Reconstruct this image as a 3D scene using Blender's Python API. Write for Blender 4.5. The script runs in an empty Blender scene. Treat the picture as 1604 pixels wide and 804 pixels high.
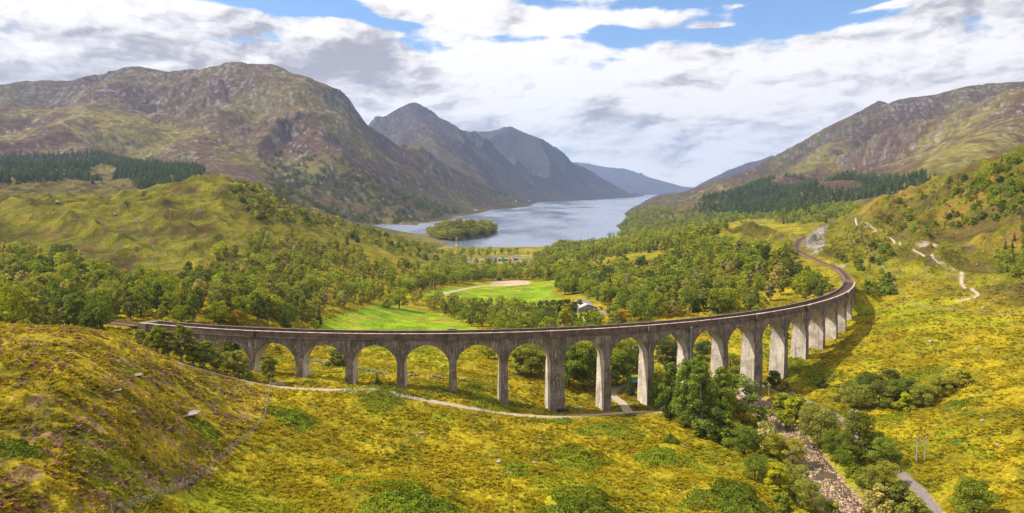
import bpy, math, random
import numpy as np
from math import radians, sin, cos, pi

random.seed(7)
RNG = np.random.default_rng(7)
sc = bpy.context.scene
COL = sc.collection

# ------------------------------------------------------------------ camera
CAMZ = 105.0
FPX = 1150.0
PITCH = 0.0923
cd = bpy.data.cameras.new('camera')
cam = bpy.data.objects.new('camera', cd)
COL.objects.link(cam)
cam.location = (0, 0, CAMZ)
cam.rotation_euler = (pi / 2 - PITCH, 0, 0)
cd.sensor_width = 36.0
cd.lens = FPX / 1604 * 36.0
cd.clip_start = 1.0
cd.clip_end = 60000
sc.camera = cam

# ------------------------------------------------------------------ light, exposure
SUN_EL = radians(50)
SUN_AZ = radians(-86)          # clockwise from +Y (the view direction): the sun stands to the left, a little ahead
sun_dir = (sin(SUN_AZ) * cos(SUN_EL), cos(SUN_AZ) * cos(SUN_EL), sin(SUN_EL))
sd = bpy.data.lights.new('sun', 'SUN')
sd.energy = 4.8
sd.angle = radians(0.6)
sd.color = (1.0, 0.93, 0.82)
sun = bpy.data.objects.new('sun', sd)
COL.objects.link(sun)
from mathutils import Vector
sun.rotation_euler = Vector(sun_dir).to_track_quat('Z', 'Y').to_euler()
sun.location = (-300, 40, 400)

sc.view_settings.view_transform = 'Standard'
sc.view_settings.look = 'None'
sc.view_settings.gamma = 1
sc.view_settings.exposure = 0.58
sc.view_settings.use_curve_mapping = False
sc.render.engine = 'CYCLES'
cy_ = sc.cycles
cy_.max_bounces = 5
cy_.diffuse_bounces = 2
cy_.glossy_bounces = 2
cy_.transmission_bounces = 2
cy_.transparent_max_bounces = 6
cy_.volume_bounces = 0
cy_.use_denoising = True
cy_.caustics_reflective = False
cy_.caustics_refractive = False
cy_.sample_clamp_indirect = 4

world = bpy.data.worlds.new('World')
sc.world = world
world.use_nodes = True


class NT:
    """tiny helper round a node tree"""
    def __init__(s, nt):
        s.nt = nt
        s.nt.nodes.clear()

    def n(s, t, **k):
        nd = s.nt.nodes.new(t)
        for a, b in k.items():
            setattr(nd, a, b)
        return nd

    def link(s, a, b):
        s.nt.links.new(a, b)

    def put(s, sock, v):
        if isinstance(v, bpy.types.NodeSocket):
            s.link(v, sock)
        elif v is not None:
            try:
                sock.default_value = v
            except Exception:
                sock.default_value = tuple(v) + (1.0,)

    def m(s, op, a, b=None, c=None, clamp=False):
        nd = s.n('ShaderNodeMath', operation=op, use_clamp=clamp)
        s.put(nd.inputs[0], a)
        if b is not None: s.put(nd.inputs[1], b)
        if c is not None: s.put(nd.inputs[2], c)
        return nd.outputs[0]

    def noise(s, vec, scale, detail=4, rough=0.55, dist=0.0, lac=2.0, out='Fac'):
        nd = s.n('ShaderNodeTexNoise')
        if vec is not None: s.link(vec, nd.inputs['Vector'])
        nd.inputs['Scale'].default_value = scale
        nd.inputs['Detail'].default_value = detail
        nd.inputs['Roughness'].default_value = rough
        nd.inputs['Lacunarity'].default_value = lac
        nd.inputs['Distortion'].default_value = dist
        return nd.outputs[out]

    def ramp(s, v, lo, hi, a=0.0, b=1.0, smooth=True):
        nd = s.n('ShaderNodeMapRange', interpolation_type='SMOOTHSTEP' if smooth else 'LINEAR')
        s.put(nd.inputs[0], v)
        nd.inputs[1].default_value = lo; nd.inputs[2].default_value = hi
        nd.inputs[3].default_value = a; nd.inputs[4].default_value = b
        return nd.outputs[0]

    def mix(s, f, a, b, mode='MIX'):
        nd = s.n('ShaderNodeMix', data_type='RGBA', blend_type=mode)
        s.put(nd.inputs[0], f)
        s.put(nd.inputs[6], a if isinstance(a, bpy.types.NodeSocket) else tuple(a) + (1,))
        s.put(nd.inputs[7], b if isinstance(b, bpy.types.NodeSocket) else tuple(b) + (1,))
        return nd.outputs[2]

    def xyz(s, x, y, z):
        nd = s.n('ShaderNodeCombineXYZ')
        s.put(nd.inputs[0], x); s.put(nd.inputs[1], y); s.put(nd.inputs[2], z)
        return nd.outputs[0]

    def mapping(s, vec, scale=(1, 1, 1), loc=(0, 0, 0), rot=(0, 0, 0)):
        nd = s.n('ShaderNodeMapping')
        s.link(vec, nd.inputs['Vector'])
        nd.inputs['Scale'].default_value = scale
        nd.inputs['Location'].default_value = loc
        nd.inputs['Rotation'].default_value = rot
        return nd.outputs[0]


# ------------------------------------------------------------------ sky: Nishita blue with a layer of cloud by direction
def build_world():
    w = NT(world.node_tree)
    sky = w.n('ShaderNodeTexSky', sky_type='NISHITA', sun_disc=False)
    sky.sun_elevation = SUN_EL
    sky.sun_rotation = SUN_AZ
    sky.altitude = 100
    sky.air_density = 1.0
    sky.dust_density = 0.6
    sky.ozone_density = 2.0
    tc = w.n('ShaderNodeTexCoord').outputs['Generated']
    sp = w.n('ShaderNodeSeparateXYZ'); w.link(tc, sp.inputs[0])
    X, Y, Z = sp.outputs
    az = w.m('ARCTAN2', X, Y)
    el = w.m('ARCSINE', w.m('MAXIMUM', Z, 0.0))
    # cloud-plane style compression towards the horizon
    v = w.m('POWER', w.m('MAXIMUM', el, 0.0001), 0.75)
    p = w.xyz(w.m('MULTIPLY', az, 3.3), w.m('MULTIPLY', v, 6.0), 0.37)
    pf = w.xyz(w.m('MULTIPLY', az, 3.0), w.m('MULTIPLY', v, 15.0), 1.9)
    warp = w.noise(p, 2.2, 4, 0.6, out='Color')
    vm = w.n('ShaderNodeVectorMath', operation='MULTIPLY_ADD')
    w.link(warp, vm.inputs[0]); vm.inputs[1].default_value = (0.28, 0.28, 0); w.link(p, vm.inputs[2])
    pw = vm.outputs[0]
    big = w.noise(pw, 1.5, 9, 0.56, 0.15)
    puff = w.noise(pw, 3.0, 7, 0.52, 0.0)
    pl_ = w.n('ShaderNodeVectorMath', operation='ADD'); w.link(pw, pl_.inputs[0]); pl_.inputs[1].default_value = (-.07, .11, 0)
    puff2 = w.noise(pl_.outputs[0], 3.0, 7, 0.52, 0.0)
    pl3 = w.n('ShaderNodeVectorMath', operation='ADD'); w.link(pw, pl3.inputs[0]); pl3.inputs[1].default_value = (-.02, .035, 0)
    fine1 = w.noise(pw, 8.0, 6, .55, .0); fine2 = w.noise(pl3.outputs[0], 8.0, 6, .55, .0)
    edge = w.m('ADD', w.m('MULTIPLY', w.m('SUBTRACT', puff2, puff), 5.2), w.m('MULTIPLY', w.m('SUBTRACT', fine2, fine1), 2.2))
    flat = w.noise(pf, 1.6, 7, 0.58, 0.3)

    def blob(px, py, rx, ry, tilt=0.0):
        a0 = math.atan((px - 802) / FPX)
        e0 = (296 - py) / FPX * cos(a0)
        da = w.m('SUBTRACT', az, a0); de = w.m('SUBTRACT', el, e0)
        if tilt: de = w.m('SUBTRACT', de, w.m('MULTIPLY', da, tilt))
        q = w.m('ADD', w.m('POWER', w.m('ABSOLUTE', w.m('MULTIPLY', da, FPX / rx)), 2.0), w.m('POWER', w.m('ABSOLUTE', w.m('MULTIPLY', de, FPX / ry)), 2.0))
        return w.m('POWER', 2.718, w.m('MULTIPLY', q, -1.0))

    def total(items):
        t = None
        for it in items:
            b = w.m('MULTIPLY', blob(*it[:-1]), it[-1])
            t = b if t is None else w.m('ADD', t, b)
        return t
    # openings of blue sky
    gap = total([(460, 12, 110, 26, 0.0, 1.0), (560, 34, 90, 15, -0.25, 0.9), (640, 52, 40, 8, 0.0, 0.5), (1060, 18, 170, 17, 0.0, 0.75),
                 (1190, 52, 150, 22, 0.05, 1.0), (1290, 22, 120, 22, 0.1, 0.85), (1000, 62, 110, 13, 0.0, .55), (830, 6, 60, 12, 0.0, 0.5), (300, 2, 60, 12, 0, .4), (850, 70, 60, 7, 0, .35), (1480, 2, 60, 12, 0, .3)])
    streak = total([(1320, 32, 110, 6, 0.12, 1.0), (1110, 52, 45, 5, 0.0, 1.0), (1160, 22, 35, 4, .0, .5), (1390, 48, 90, 6, 0.1, .9)])
    mottled = w.m('ADD', w.m('MULTIPLY', w.m('SUBTRACT', puff, 0.5), 2.3), w.m('MULTIPLY', w.m('SUBTRACT', flat, 0.5), 1.5))
    dens = w.m('SUBTRACT', w.m('ADD', 0.62, w.m('MULTIPLY', mottled, 1.05)), w.m('MULTIPLY', gap, 1.2))
    dens = w.m('ADD', dens, w.m('MULTIPLY', streak, 0.9))
    cover = w.ramp(dens, -0.02, 0.34)
    # grey bellies of the clouds
    dark = total([(110, 120, 260, 55, 0.0, 0.95), (400, 95, 220, 52, 0.0, 1.0), (370, 45, 90, 40, 0.0, 0.5), (590, 130, 140, 45, 0.0, 0.75), (640, 95, 120, 30, 0, 0.5),
                  (1540, 60, 150, 80, 0.0, 0.75), (1420, 110, 160, 60, 0, .55), (1180, 150, 130, 40, 0, .45), (760, 120, 90, 26, 0, 0.35),
                  (940, 185, 60, 18, 0, 0.6), (1080, 215, 150, 28, 0, 0.6), (1020, 240, 120, 14, 0, 0.5), (790, 230, 60, 50, 0, .2),(20, 70, 140, 40, 0, .2)])
    light = total([(880, 90, 200, 45, 0.0, 0.75), (570, 65, 150, 22, -0.15, 0.8), (60, 30, 200, 40, 0, 0.7), (250, 50, 160, 22, 0, 0.6), (1000, 130, 160, 30, 0, .5), (1160, 190, 90, 26, 0, .55), (820,160,80,30,0,.4)])
    sh = w.m('ADD', w.m('SUBTRACT', w.m('MULTIPLY', dark, 0.75), w.m('MULTIPLY', light, 0.35)),
             w.m('ADD', w.m('MULTIPLY', w.m('SUBTRACT', big, 0.5), 3.0), w.m('ADD', edge, w.m('MULTIPLY', w.m('SUBTRACT', puff, 0.5), 2.4))))
    sh = w.ramp(sh, -0.10, 1.65)
    ccol = w.mix(sh, (1.07, 1.03, 0.99), (0.41, 0.38, 0.40))
    warm = w.ramp(w.noise(pw, 2.7, 5, 0.55), 0.45, 0.7)
    ccol = w.mix(w.m('MULTIPLY', warm, 0.35), ccol, w.mix(1.0, ccol, (1.0, 0.94, 0.88), 'MULTIPLY'))
    bg1 = w.n('ShaderNodeBackground'); 
    blue = w.mix(1.0, sky.outputs[0], (0.72, 0.92, 1.12), 'MULTIPLY')
    w.link(blue, bg1.inputs[0]); bg1.inputs[1].default_value = 0.105
    bg2 = w.n('ShaderNodeBackground'); w.link(ccol, bg2.inputs[0]); bg2.inputs[1].default_value = 0.75
    mx = w.n('ShaderNodeMixShader'); w.link(cover, mx.inputs[0]); w.link(bg1.outputs[0], mx.inputs[1]); w.link(bg2.outputs[0], mx.inputs[2])
    out = w.n('ShaderNodeOutputWorld'); w.link(mx.outputs[0], out.inputs[0])


build_world()
world.cycles.sampling_method = 'MANUAL'
world.cycles.sample_map_resolution = 512


# ------------------------------------------------------------------ projection
CP, SP_ = cos(PITCH), sin(PITCH)


def ray(px, py):
    u = (px - 802) / FPX; v = (402 - py) / FPX
    return np.array([u, CP + v * SP_, -SP_ + v * CP])


def proj(X, Y, Z):
    zz = Z - CAMZ
    dz = Y * CP - zz * SP_
    dy = zz * CP + Y * SP_
    dz = np.where(dz < 1, 1, dz)
    return 802 + FPX * X / dz, 402 - FPX * dy / dz


def PY(px, py, Y):
    d = ray(px, py); t = Y / d[1]
    return (d[0] * t, Y, CAMZ + d[2] * t)


def PZ(px, py, z):
    d = ray(px, py); t = (z - CAMZ) / d[2]
    return (d[0] * t, d[1] * t, z)


# ------------------------------------------------------------------ noise
_perm = np.random.default_rng(3).permutation(256); _perm = np.concatenate([_perm, _perm]).astype(np.int64)
_ga = np.arange(16) * (2 * pi / 16); _gx = np.cos(_ga); _gy = np.sin(_ga)


def pnoise(x, y):
    xi = np.floor(x); yi = np.floor(y)
    xf = x - xi; yf = y - yi
    xi = xi.astype(np.int64) & 255; yi = yi.astype(np.int64) & 255
    u = xf * xf * xf * (xf * (xf * 6 - 15) + 10); v = yf * yf * yf * (yf * (yf * 6 - 15) + 10)
    x1 = (xi + 1) & 255; y1 = (yi + 1) & 255

    def g(a, b, dx, dy):
        h = _perm[_perm[a] + b] & 15
        return _gx[h] * dx + _gy[h] * dy
    n00 = g(xi, yi, xf, yf); n10 = g(x1, yi, xf - 1, yf); n01 = g(xi, y1, xf, yf - 1); n11 = g(x1, y1, xf - 1, yf - 1)
    a = n00 + u * (n10 - n00); b = n01 + u * (n11 - n01)
    return (a + v * (b - a)) * 1.5


def fbm(x, y, wl, octs=4, gain=0.5, seed=0.0):
    s = np.zeros_like(x); a = 1.0; f = 1.0 / wl
    for i in range(octs):
        s += a * pnoise(x * f + seed * 17.3 + i * 5.1, y * f - seed * 9.7 + i * 3.7)
        a *= gain; f *= 2.03
    return s


def ridged(x, y, wl, octs=5, gain=0.5, seed=0.0):
    s = np.zeros_like(x); a = 1.0; f = 1.0 / wl; w = np.ones_like(x)
    for i in range(octs):
        n = 1 - np.abs(pnoise(x * f + seed * 13.1 + i * 7.7, y * f + seed * 4.3 - i * 2.9)) * 1.9
        n = np.clip(n, 0, 1) ** 2 * w
        w = np.clip(n * 1.6, 0, 1)
        s += a * n; a *= gain; f *= 2.07
    return s


def sstep(x, a, b):
    t = np.clip((x - a) / (b - a), 0, 1)
    return t * t * (3 - 2 * t)


# ------------------------------------------------------------------ viaduct layout (fitted to the photograph)
VR = 243.7; VCX, VCY, VA0, VG = -40.66, 485.81, -0.20055, -0.00327
VTOP = CAMZ - 48.2
VC = VR - 2.9                     # radius of the track centre
NP_ = 18
va = [VA0]
for i in range(1, NP_ + 1):
    d = 17.4
    if i in (6, 7, 11, 12): d += 1.2
    va.append(va[-1] + d / VR)
A_L = radians(-22.4); A_R = radians(66.0)
PIER_BASE = [41.7, 41.3, 39.5, 38.2, 35.8, 30.6, 27.9, 27.0, 27.2, 28.5, 29.5, 24.3, 28.1, 34.2, 35.1, 35.9, 36.7, 39.9]


def vz(a): return VG * (a - VA0) * VR


def VP(a, r, z=0.0):
    return (VCX + r * sin(a), VCY - r * cos(a), VTOP + vz(a) + z)


def catmull(P, step):
    P = [np.array(p, float) for p in P]
    P = [2 * P[0] - P[1]] + P + [2 * P[-1] - P[-2]]
    out = []
    for i in range(1, len(P) - 2):
        a, b, c, d = P[i - 1:i + 3]
        n = max(2, int(np.linalg.norm(c - b) / step))
        for k in range(n):
            t = k / n
            out.append(0.5 * ((2 * b) + (c - a) * t + (2 * a - 5 * b + 4 * c - d) * t * t + (-a + 3 * b - 3 * c + d) * t ** 3))
    out.append(P[-2])
    return np.array(out)


RAILZ = VTOP - 1.15
_rl = [(-420, 330), (-300, 312), (-215, 298)] + [(VCX + VC * sin(a), VCY - VC * cos(a)) for a in np.linspace(A_L - .08, A_R + 0.02, 30)]
_rl += [(196.5, 433), (204, 460), (209.5, 492), (216.5, 527), (226, 572), (241, 620), (273, 699), (309, 766), (365, 850), (450, 950), (560, 1080)]
RAIL = catmull(_rl, 4.0)


_k = [i for i in range(len(RAIL)) if RAIL[i][1] > 395]
RAIL_END = RAIL[_k][::3][:, :2]
RAIL_START = RAIL[[i for i in range(len(RAIL)) if RAIL[i][0] < -141]][::3][:, :2]


def seg_dist(X, Y, P, vals=None):
    """distance to polyline P (n,2) and, if vals, the value carried at the nearest point; P resampled coarse for speed"""
    best = np.full(X.shape, 1e9); val = np.zeros(X.shape)
    for i in range(len(P) - 1):
        ax, ay = P[i][0], P[i][1]; bx, by = P[i + 1][0], P[i + 1][1]
        dx, dy = bx - ax, by - ay; L = dx * dx + dy * dy + 1e-9
        t = np.clip(((X - ax) * dx + (Y - ay) * dy) / L, 0, 1)
        d = np.hypot(X - ax - t * dx, Y - ay - t * dy)
        m = d < best
        best = np.where(m, d, best)
        if vals is not None: val = np.where(m, vals[i] + t * (vals[i + 1] - vals[i]), val)
    return (best, val) if vals is not None else best


def inpoly(X, Y, P):
    c = np.zeros(X.shape, bool); n = len(P)
    for i in range(n):
        x1, y1 = P[i][:2]; x2, y2 = P[(i + 1) % n][:2]
        if y1 == y2: continue
        k = ((y1 > Y) != (y2 > Y)) & (X < (x2 - x1) * (Y - y1) / (y2 - y1) + x1)
        c ^= k
    return c


# ------------------------------------------------------------------ terrain: surveyed heights
CTRL = []
for a, b, z in [(0, 804, 60), (0, 700, 64), (0, 600, 69), (0, 525, 72), (75, 515, 71), (150, 521, 69), (225, 548, 63), (300, 578, 53), (360, 592, 47), (100, 600, 68), (100, 700, 62),
                (150, 804, 55), (200, 650, 60), (300, 650, 52), (300, 760, 46), (400, 650, 45), (400, 720, 42), (420, 804, 41), (430, 612, 43), (550, 640, 38.5), (550, 720, 38),
                (600, 804, 38), (520, 690, 38.5), (700, 660, 34), (700, 730, 34), (700, 804, 35), (850, 680, 30), (850, 750, 31), (850, 804, 33), (960, 665, 28), (980, 720, 29),
                (1000, 804, 31), (1080, 700, 27.5), (1100, 760, 28), (1130, 804, 28.5), (1200, 640, 24.5), (1245, 690, 25), (1290, 750, 25.5), (1340, 804, 26), (1140, 690, 26.5),
                (1300, 650, 27.5), (1330, 700, 28), (1400, 760, 28.8), (1450, 804, 29.5), (1450, 700, 32), (1520, 760, 33), (1600, 804, 36), (1600, 720, 38), (1600, 650, 41), (1500, 640, 36),
                (1400, 620, 32), (1300, 600, 28.5), (1500, 580, 40), (1600, 580, 45), (1400, 560, 37), (1300, 560, 34)]:
    CTRL.append(PZ(a, b, z))
for a, b, y in [(1350, 500, 365), (1400, 510, 335), (1450, 500, 340), (1600, 500, 320), (1530, 470, 355), (1600, 450, 370), (1450, 440, 400), (1500, 430, 405), (1375, 465, 392),
                (1600, 400, 430), (1500, 390, 470), (1600, 350, 470), (1600, 300, 500), (1604, 240, 535), (1450, 380, 480), (1400, 400, 480), (1380, 350, 620), (1480, 345, 560), (1480, 288, 640),
                (1540, 268, 590), (1380, 318, 800), (1330, 340, 700), (1180, 400, 560), (1230, 372, 720), (1180, 354, 800), (1130, 360, 820), (1080, 370, 900), (1000, 384, 1000), (960, 400, 900),
                (1000, 420, 700), (1050, 440, 560), (1100, 400, 680), (950, 450, 600), (1000, 470, 480), (900, 430, 720), (870, 400, 1100), (880, 386, 1300), (940, 376, 1500), (1000, 366, 1500),
                (1060, 358, 1500), (1100, 350, 1600), (1200, 343, 1400), (1250, 338, 1500), (1300, 332, 1200), (1350, 322, 1300), (628, 545, 330), (560, 550, 320), (700, 545, 330), (500, 560, 300),
                (440, 560, 290), (850, 560, 320), (820, 600, 275), (930, 560, 330), (740, 518, 400), (640, 515, 400), (540, 515, 390), (620, 478, 530), (700, 460, 600), (800, 470, 590), (800, 440, 740),
                (880, 470, 570), (830, 430, 800), (930, 485, 500), (880, 500, 440), (700, 430, 780), (720, 415, 950), (800, 405, 1050), (850, 408, 1000), (100, 500, 300), (0, 490, 300), (0, 440, 420),
                (100, 440, 430), (200, 480, 330), (250, 500, 300), (300, 470, 360), (400, 480, 340), (380, 500, 310), (450, 490, 370), (500, 470, 440), (560, 470, 480), (580, 450, 560), (620, 450, 580),
                (650, 430, 680), (680, 425, 740), (600, 420, 650), (500, 430, 540), (400, 420, 530), (300, 430, 480), (200, 420, 510), (100, 390, 560), (0, 380, 580), (0, 322, 700), (100, 319, 700),
                (200, 315, 730), (150, 350, 630), (300, 350, 640), (260, 303, 770), (320, 280, 800), (278, 294, 790), (365, 288, 810), (400, 298, 820), (440, 321, 840), (400, 350, 680), (500, 348, 850), (500, 390, 620), (560, 356, 950),
                (620, 376, 1000), (670, 396, 1000), (600, 390, 800), (50, 282, 1500), (250, 292, 1400), (200, 270, 1700), (100, 302, 1150), (0, 302, 1100), (330, 305, 1300), (100, 260, 1900),
                (280, 265, 1900), (400, 305, 1500), (450, 300, 1900), (450, 335, 1500), (550, 352, 1600), (540, 335, 2000), (620, 342, 2300), (60, 320, 950), (330, 320, 1000), (450, 340, 1050)]:
    CTRL.append(PY(a, b, y))
for i in range(NP_):
    CTRL.append((VCX + VC * sin(va[i]), VCY - VC * cos(va[i]), PIER_BASE[i]))
for x, y in [(-136, 268), (-215, 298), (-300, 312)]: CTRL.append((x, y, 52.5))
for x, y in _rl[-9:-1]: CTRL.append((x, y, 55.3))
CTRL += [(150, 430, 43), (100, 400, 37), (60, 380, 34), (178, 410, 46), (460, 700, 118), (500, 900, 95), (800, 1200, 90), (800, 700, 140), (500, 400, 90), (300, 200, 50), (300, 120, 52), (160, 60, 44),
         (60, 60, 45), (-60, 60, 55), (-160, 60, 66), (-300, 150, 78), (-300, 240, 70), (-500, 300, 75), (-600, 700, 100), (-900, 1200, 120), (-500, 1050, 95), (-1600, 1900, 160), (1600, 1500, 120),
         (-1500, 2500, 120), (1500, 2600, 120), (0, 1290, 2.5), (-90, 1260, 3), (60, 1250, 4), (-150, 1350, 3)]
CTRL = np.array(CTRL, float)


def lp(X, Y):
    th = np.clip(np.arctan2(X, Y), -1.25, 1.25)
    lr = np.log(np.clip(np.hypot(X, Y), 70, 2700))
    return th * 1.6, lr


def fit_tps():
    u, v = lp(CTRL[:, 0], CTRL[:, 1])
    n = len(u)
    d2 = (u[:, None] - u[None]) ** 2 + (v[:, None] - v[None]) ** 2
    K = 0.5 * d2 * np.log(d2 + 1e-12)
    A = np.zeros((n + 3, n + 3)); A[:n, :n] = K + np.eye(n) * 0.0015
    A[:n, n] = 1; A[:n, n + 1] = u; A[:n, n + 2] = v; A[n:, :n] = A[:n, n:].T
    b = np.concatenate([CTRL[:, 2], [0, 0, 0]])
    return u, v, np.linalg.solve(A, b)


TU, TV, TW = fit_tps()


def base_height(X, Y):
    """thin-plate surface, evaluated on a coarse table and interpolated"""
    u, v = lp(X, Y)
    gu = np.linspace(-2.05, 2.05, 420); gv = np.linspace(math.log(69), math.log(2710), 420)
    if not hasattr(base_height, 'T'):
        U, V = np.meshgrid(gu, gv, indexing='ij')
        z = TW[-3] + TW[-2] * U + TW[-1] * V
        for i in range(len(TU)):
            d2 = (U - TU[i]) ** 2 + (V - TV[i]) ** 2
            z += TW[i] * 0.5 * d2 * np.log(d2 + 1e-12)
        base_height.T = np.clip(z, -6, 175)
    T = base_height.T
    fu = (u - gu[0]) / (gu[1] - gu[0]); fv = (v - gv[0]) / (gv[1] - gv[0])
    i = np.clip(fu.astype(int), 0, 418); j = np.clip(fv.astype(int), 0, 418)
    a = fu - i; b = fv - j
    a = a * a * (3 - 2 * a) * 0.0 + a; 
    return (T[i, j] * (1 - a) + T[i + 1, j] * a) * (1 - b) + (T[i, j + 1] * (1 - a) + T[i + 1, j + 1] * a) * b


# mountains: (ridge pixels + distance, slope, softness)
RIDGES = [
    ([(-400, 190, 3600), (-150, 150, 3600), (0, 137, 3700), (50, 125, 3700), (100, 123, 3700), (165, 107, 3800), (215, 103, 3800), (280, 114, 3700), (320, 110, 3600), (390, 101, 3500), (440, 103, 3400), (490, 119, 3300),
      (520, 137, 3300), (550, 162, 3300), (590, 193, 3300), (620, 216, 3300), (640, 243, 3250), (660, 272, 3200), (690, 298, 3150), (740, 322, 3100)], .50, 60),
    ([(440, 103, 3400), (470, 165, 3000), (500, 205, 2650), (535, 255, 2350), (560, 305, 2050), (590, 340, 1850)], .50, 50),
    ([(215, 103, 3800), (170, 150, 3000), (110, 190, 2500), (160, 235, 2150), (230, 268, 1850)], .42, 60),
    ([(390, 101, 3500), (345, 165, 2950), (300, 210, 2550), (335, 255, 2150), (380, 292, 1850)], .45, 50),
    ([(0, 137, 3700), (10, 165, 2900), (-20, 215, 2400), (20, 262, 1900)], .40, 60),
    ([(200, 178, 2700), (80, 163, 2800), (-60, 160, 2700)], .45, 50),
    ([(520, 137, 3300), (570, 215, 2900), (610, 275, 2600), (640, 315, 2400), (670, 335, 2350)], .55, 40),
    ([(590, 193, 3300), (640, 260, 2950), (680, 310, 2800), (715, 332, 2750)], .62, 30),
    ([(500, 225, 6300), (590, 192, 6100), (625, 172, 6000), (650, 161, 6000), (700, 184, 5900), (740, 206, 5800), (800, 237, 6000), (870, 272, 6700), (930, 298, 7700), (975, 308, 8700)], .55, 50),
    ([(650, 161, 6000), (680, 215, 5200), (715, 262, 4700), (760, 300, 4400), (800, 318, 4500)], .50, 40),
    ([(740, 206, 5800), (790, 265, 5300), (840, 303, 5600)], .5, 40),
    ([(600, 235, 4400), (650, 252, 4200), (690, 272, 4000), (740, 298, 3900), (790, 316, 3950), (825, 323, 4200)], .45, 40),
    ([(720, 206, 8000), (765, 203, 7800), (800, 199, 7700), (850, 216, 7700), (900, 251, 8100), (950, 283, 8900), (990, 303, 9900), (1006, 308, 10900)], .5, 50),
    ([(800, 199, 7700), (860, 262, 7300), (905, 298, 7500)], .5, 50),
    ([(820, 254, 15800), (900, 253, 15600), (940, 259, 15500), (985, 265, 15300), (1015, 276, 15000), (1070, 292, 14800), (1140, 299, 14800)], .3, 100),
    ([(900, 280, 13800), (980, 289, 13800), (1030, 302, 13900)], .3, 60),
    ([(1090, 295, 8000), (1140, 268, 8000), (1170, 255, 8000), (1205, 242, 8000), (1260, 255, 8000)], .45, 60),
    ([(1010, 309, 4400), (1060, 301, 4200), (1100, 288, 4200), (1170, 266, 4200), (1220, 240, 4200), (1270, 209, 4200), (1320, 184, 4200), (1350, 168, 4200), (1372, 153, 4200), (1395, 159, 4100), (1420, 149, 4000),
      (1480, 143, 3900), (1560, 126, 3800), (1604, 123, 3700), (1800, 110, 3600), (2200, 80, 3300)], .55, 40),
    ([(2300, 60, 2300), (1750, 95, 2500), (1604, 138, 2600), (1540, 168, 2700), (1480, 198, 2800), (1400, 222, 2900), (1300, 250, 3000), (1200, 272, 3100), (1090, 298, 3300)], .48, 50),
    ([(1604, 138, 2600), (1590, 190, 2100), (1540, 232, 1750), (1470, 266, 1500)], .45, 50),
    ([(1480, 198, 2800), (1450, 235, 2350), (1380, 262, 2100), (1300, 285, 1900)], .42, 50),
    ([(1366, 190, 3900), (1330, 222, 3500), (1260, 262, 2900), (1180, 288, 2500), (1110, 308, 2200)], .60, 50),
]
RIDGES_W = [([PY(*q) for q in pts], k, w) for pts, k, w in RIDGES]

LAKE = [PZ(a, b, 0) for a, b in [(560, 354), (590, 359), (640, 366), (668, 367.5), (690, 374), (722, 377), (692, 380), (686, 383), (700, 387), (740, 388.5), (800, 388), (860, 388), (905, 388), (930, 378), (966, 371), (974, 362), (965, 354), (985, 343),
                                 (978, 335), (990, 326), (1003, 320), (1012, 314), (1022, 309), (1060, 305.4), (1010, 305.2), (1006, 307.6), (990, 310), (924, 313.5), (840, 317.5), (828, 323), (800, 327), (770, 329), (757, 333), (720, 339), (700, 345), (680, 348), (656, 350), (654, 353), (600, 351.5)]]
LAKE = [(p[0], p[1]) for p in LAKE]
ISLAND_P = [PZ(a, b, 0) for a, b in [(672, 368), (690, 374), (720, 377), (760, 372), (781, 364), (760, 359), (700, 360)]]
RIVER_PX = [(1105, 600, 23.2), (1135, 611, 23.3), (1168, 622, 23.4), (1200, 641, 23.6), (1228, 672, 23.9), (1258, 712, 24.3), (1290, 756, 24.7), (1330, 804, 25.2), (1385, 870, 25.8)]
RIVER = catmull([PZ(*q) for q in RIVER_PX], 3.0)
PATHS = {   # centre line in the photograph (projected down to the ground later), width
    'farm_track': ([(280, 568), (330, 583), (400, 600), (440, 607), (500, 611), (560, 610), (610, 615), (660, 626), (720, 637), (790, 648), (850, 653), (920, 651), (990, 646), (1050, 645)], 2.5),
    'side_track': ([(985, 646), (975, 632), (962, 622), (961, 612), (975, 606), (995, 600)], 3.0),
    'field_track': ([(690, 462), (705, 458), (750, 449), (790, 447)], 3.4),
    'field_loop': ([(860, 492), (800, 484), (745, 476), (700, 470), (688, 464), (700, 458)], 3.4),
    'riverside_path': ([(1190, 603), (1225, 612), (1262, 628), (1306, 650), (1345, 685), (1372, 712), (1405, 738), (1440, 768), (1475, 812)], 2.2),
    'barn_track': ([(905, 468), (925, 478), (950, 492)], 4.0),
}
SECONDARY_FLAT = []


def mountains(X, Y):
    h = np.full(X.shape, -400.0); num = np.zeros(X.shape); den = np.full(X.shape, 1e-9)
    for pts, k, w in RIDGES_W:
        P = [(p[0], p[1]) for p in pts]; V = [p[2] for p in pts]
        d, v = seg_dist(X, Y, P, V)
        t = v - k * (np.sqrt(d * d + w * w) - w) + 0.00002 * np.minimum(d, 1500.) ** 2
        # smooth maximum
        s = 25.0
        e = np.exp(np.clip(t, -200, 1500) / 32.0); num += e * sstep(d, 0, 420); den += e
        m = np.maximum(h, t); h = m + s * 0.35 * np.exp(-np.abs(h - t) / s)
    return h, num / den


BUMPS = [(910, 716, 7, 3.4), (645, 785, 9.5, 4.0), (915, 800, 9.5, 4.4), (1145, 780, 9, 3.4), (458, 652, 6, 1.8), (600, 617, 6, 1.8), (815, 735, 7, 1.6), (1040, 716, 6, 1.4), (940, 674, 8, 1.0)]


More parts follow.
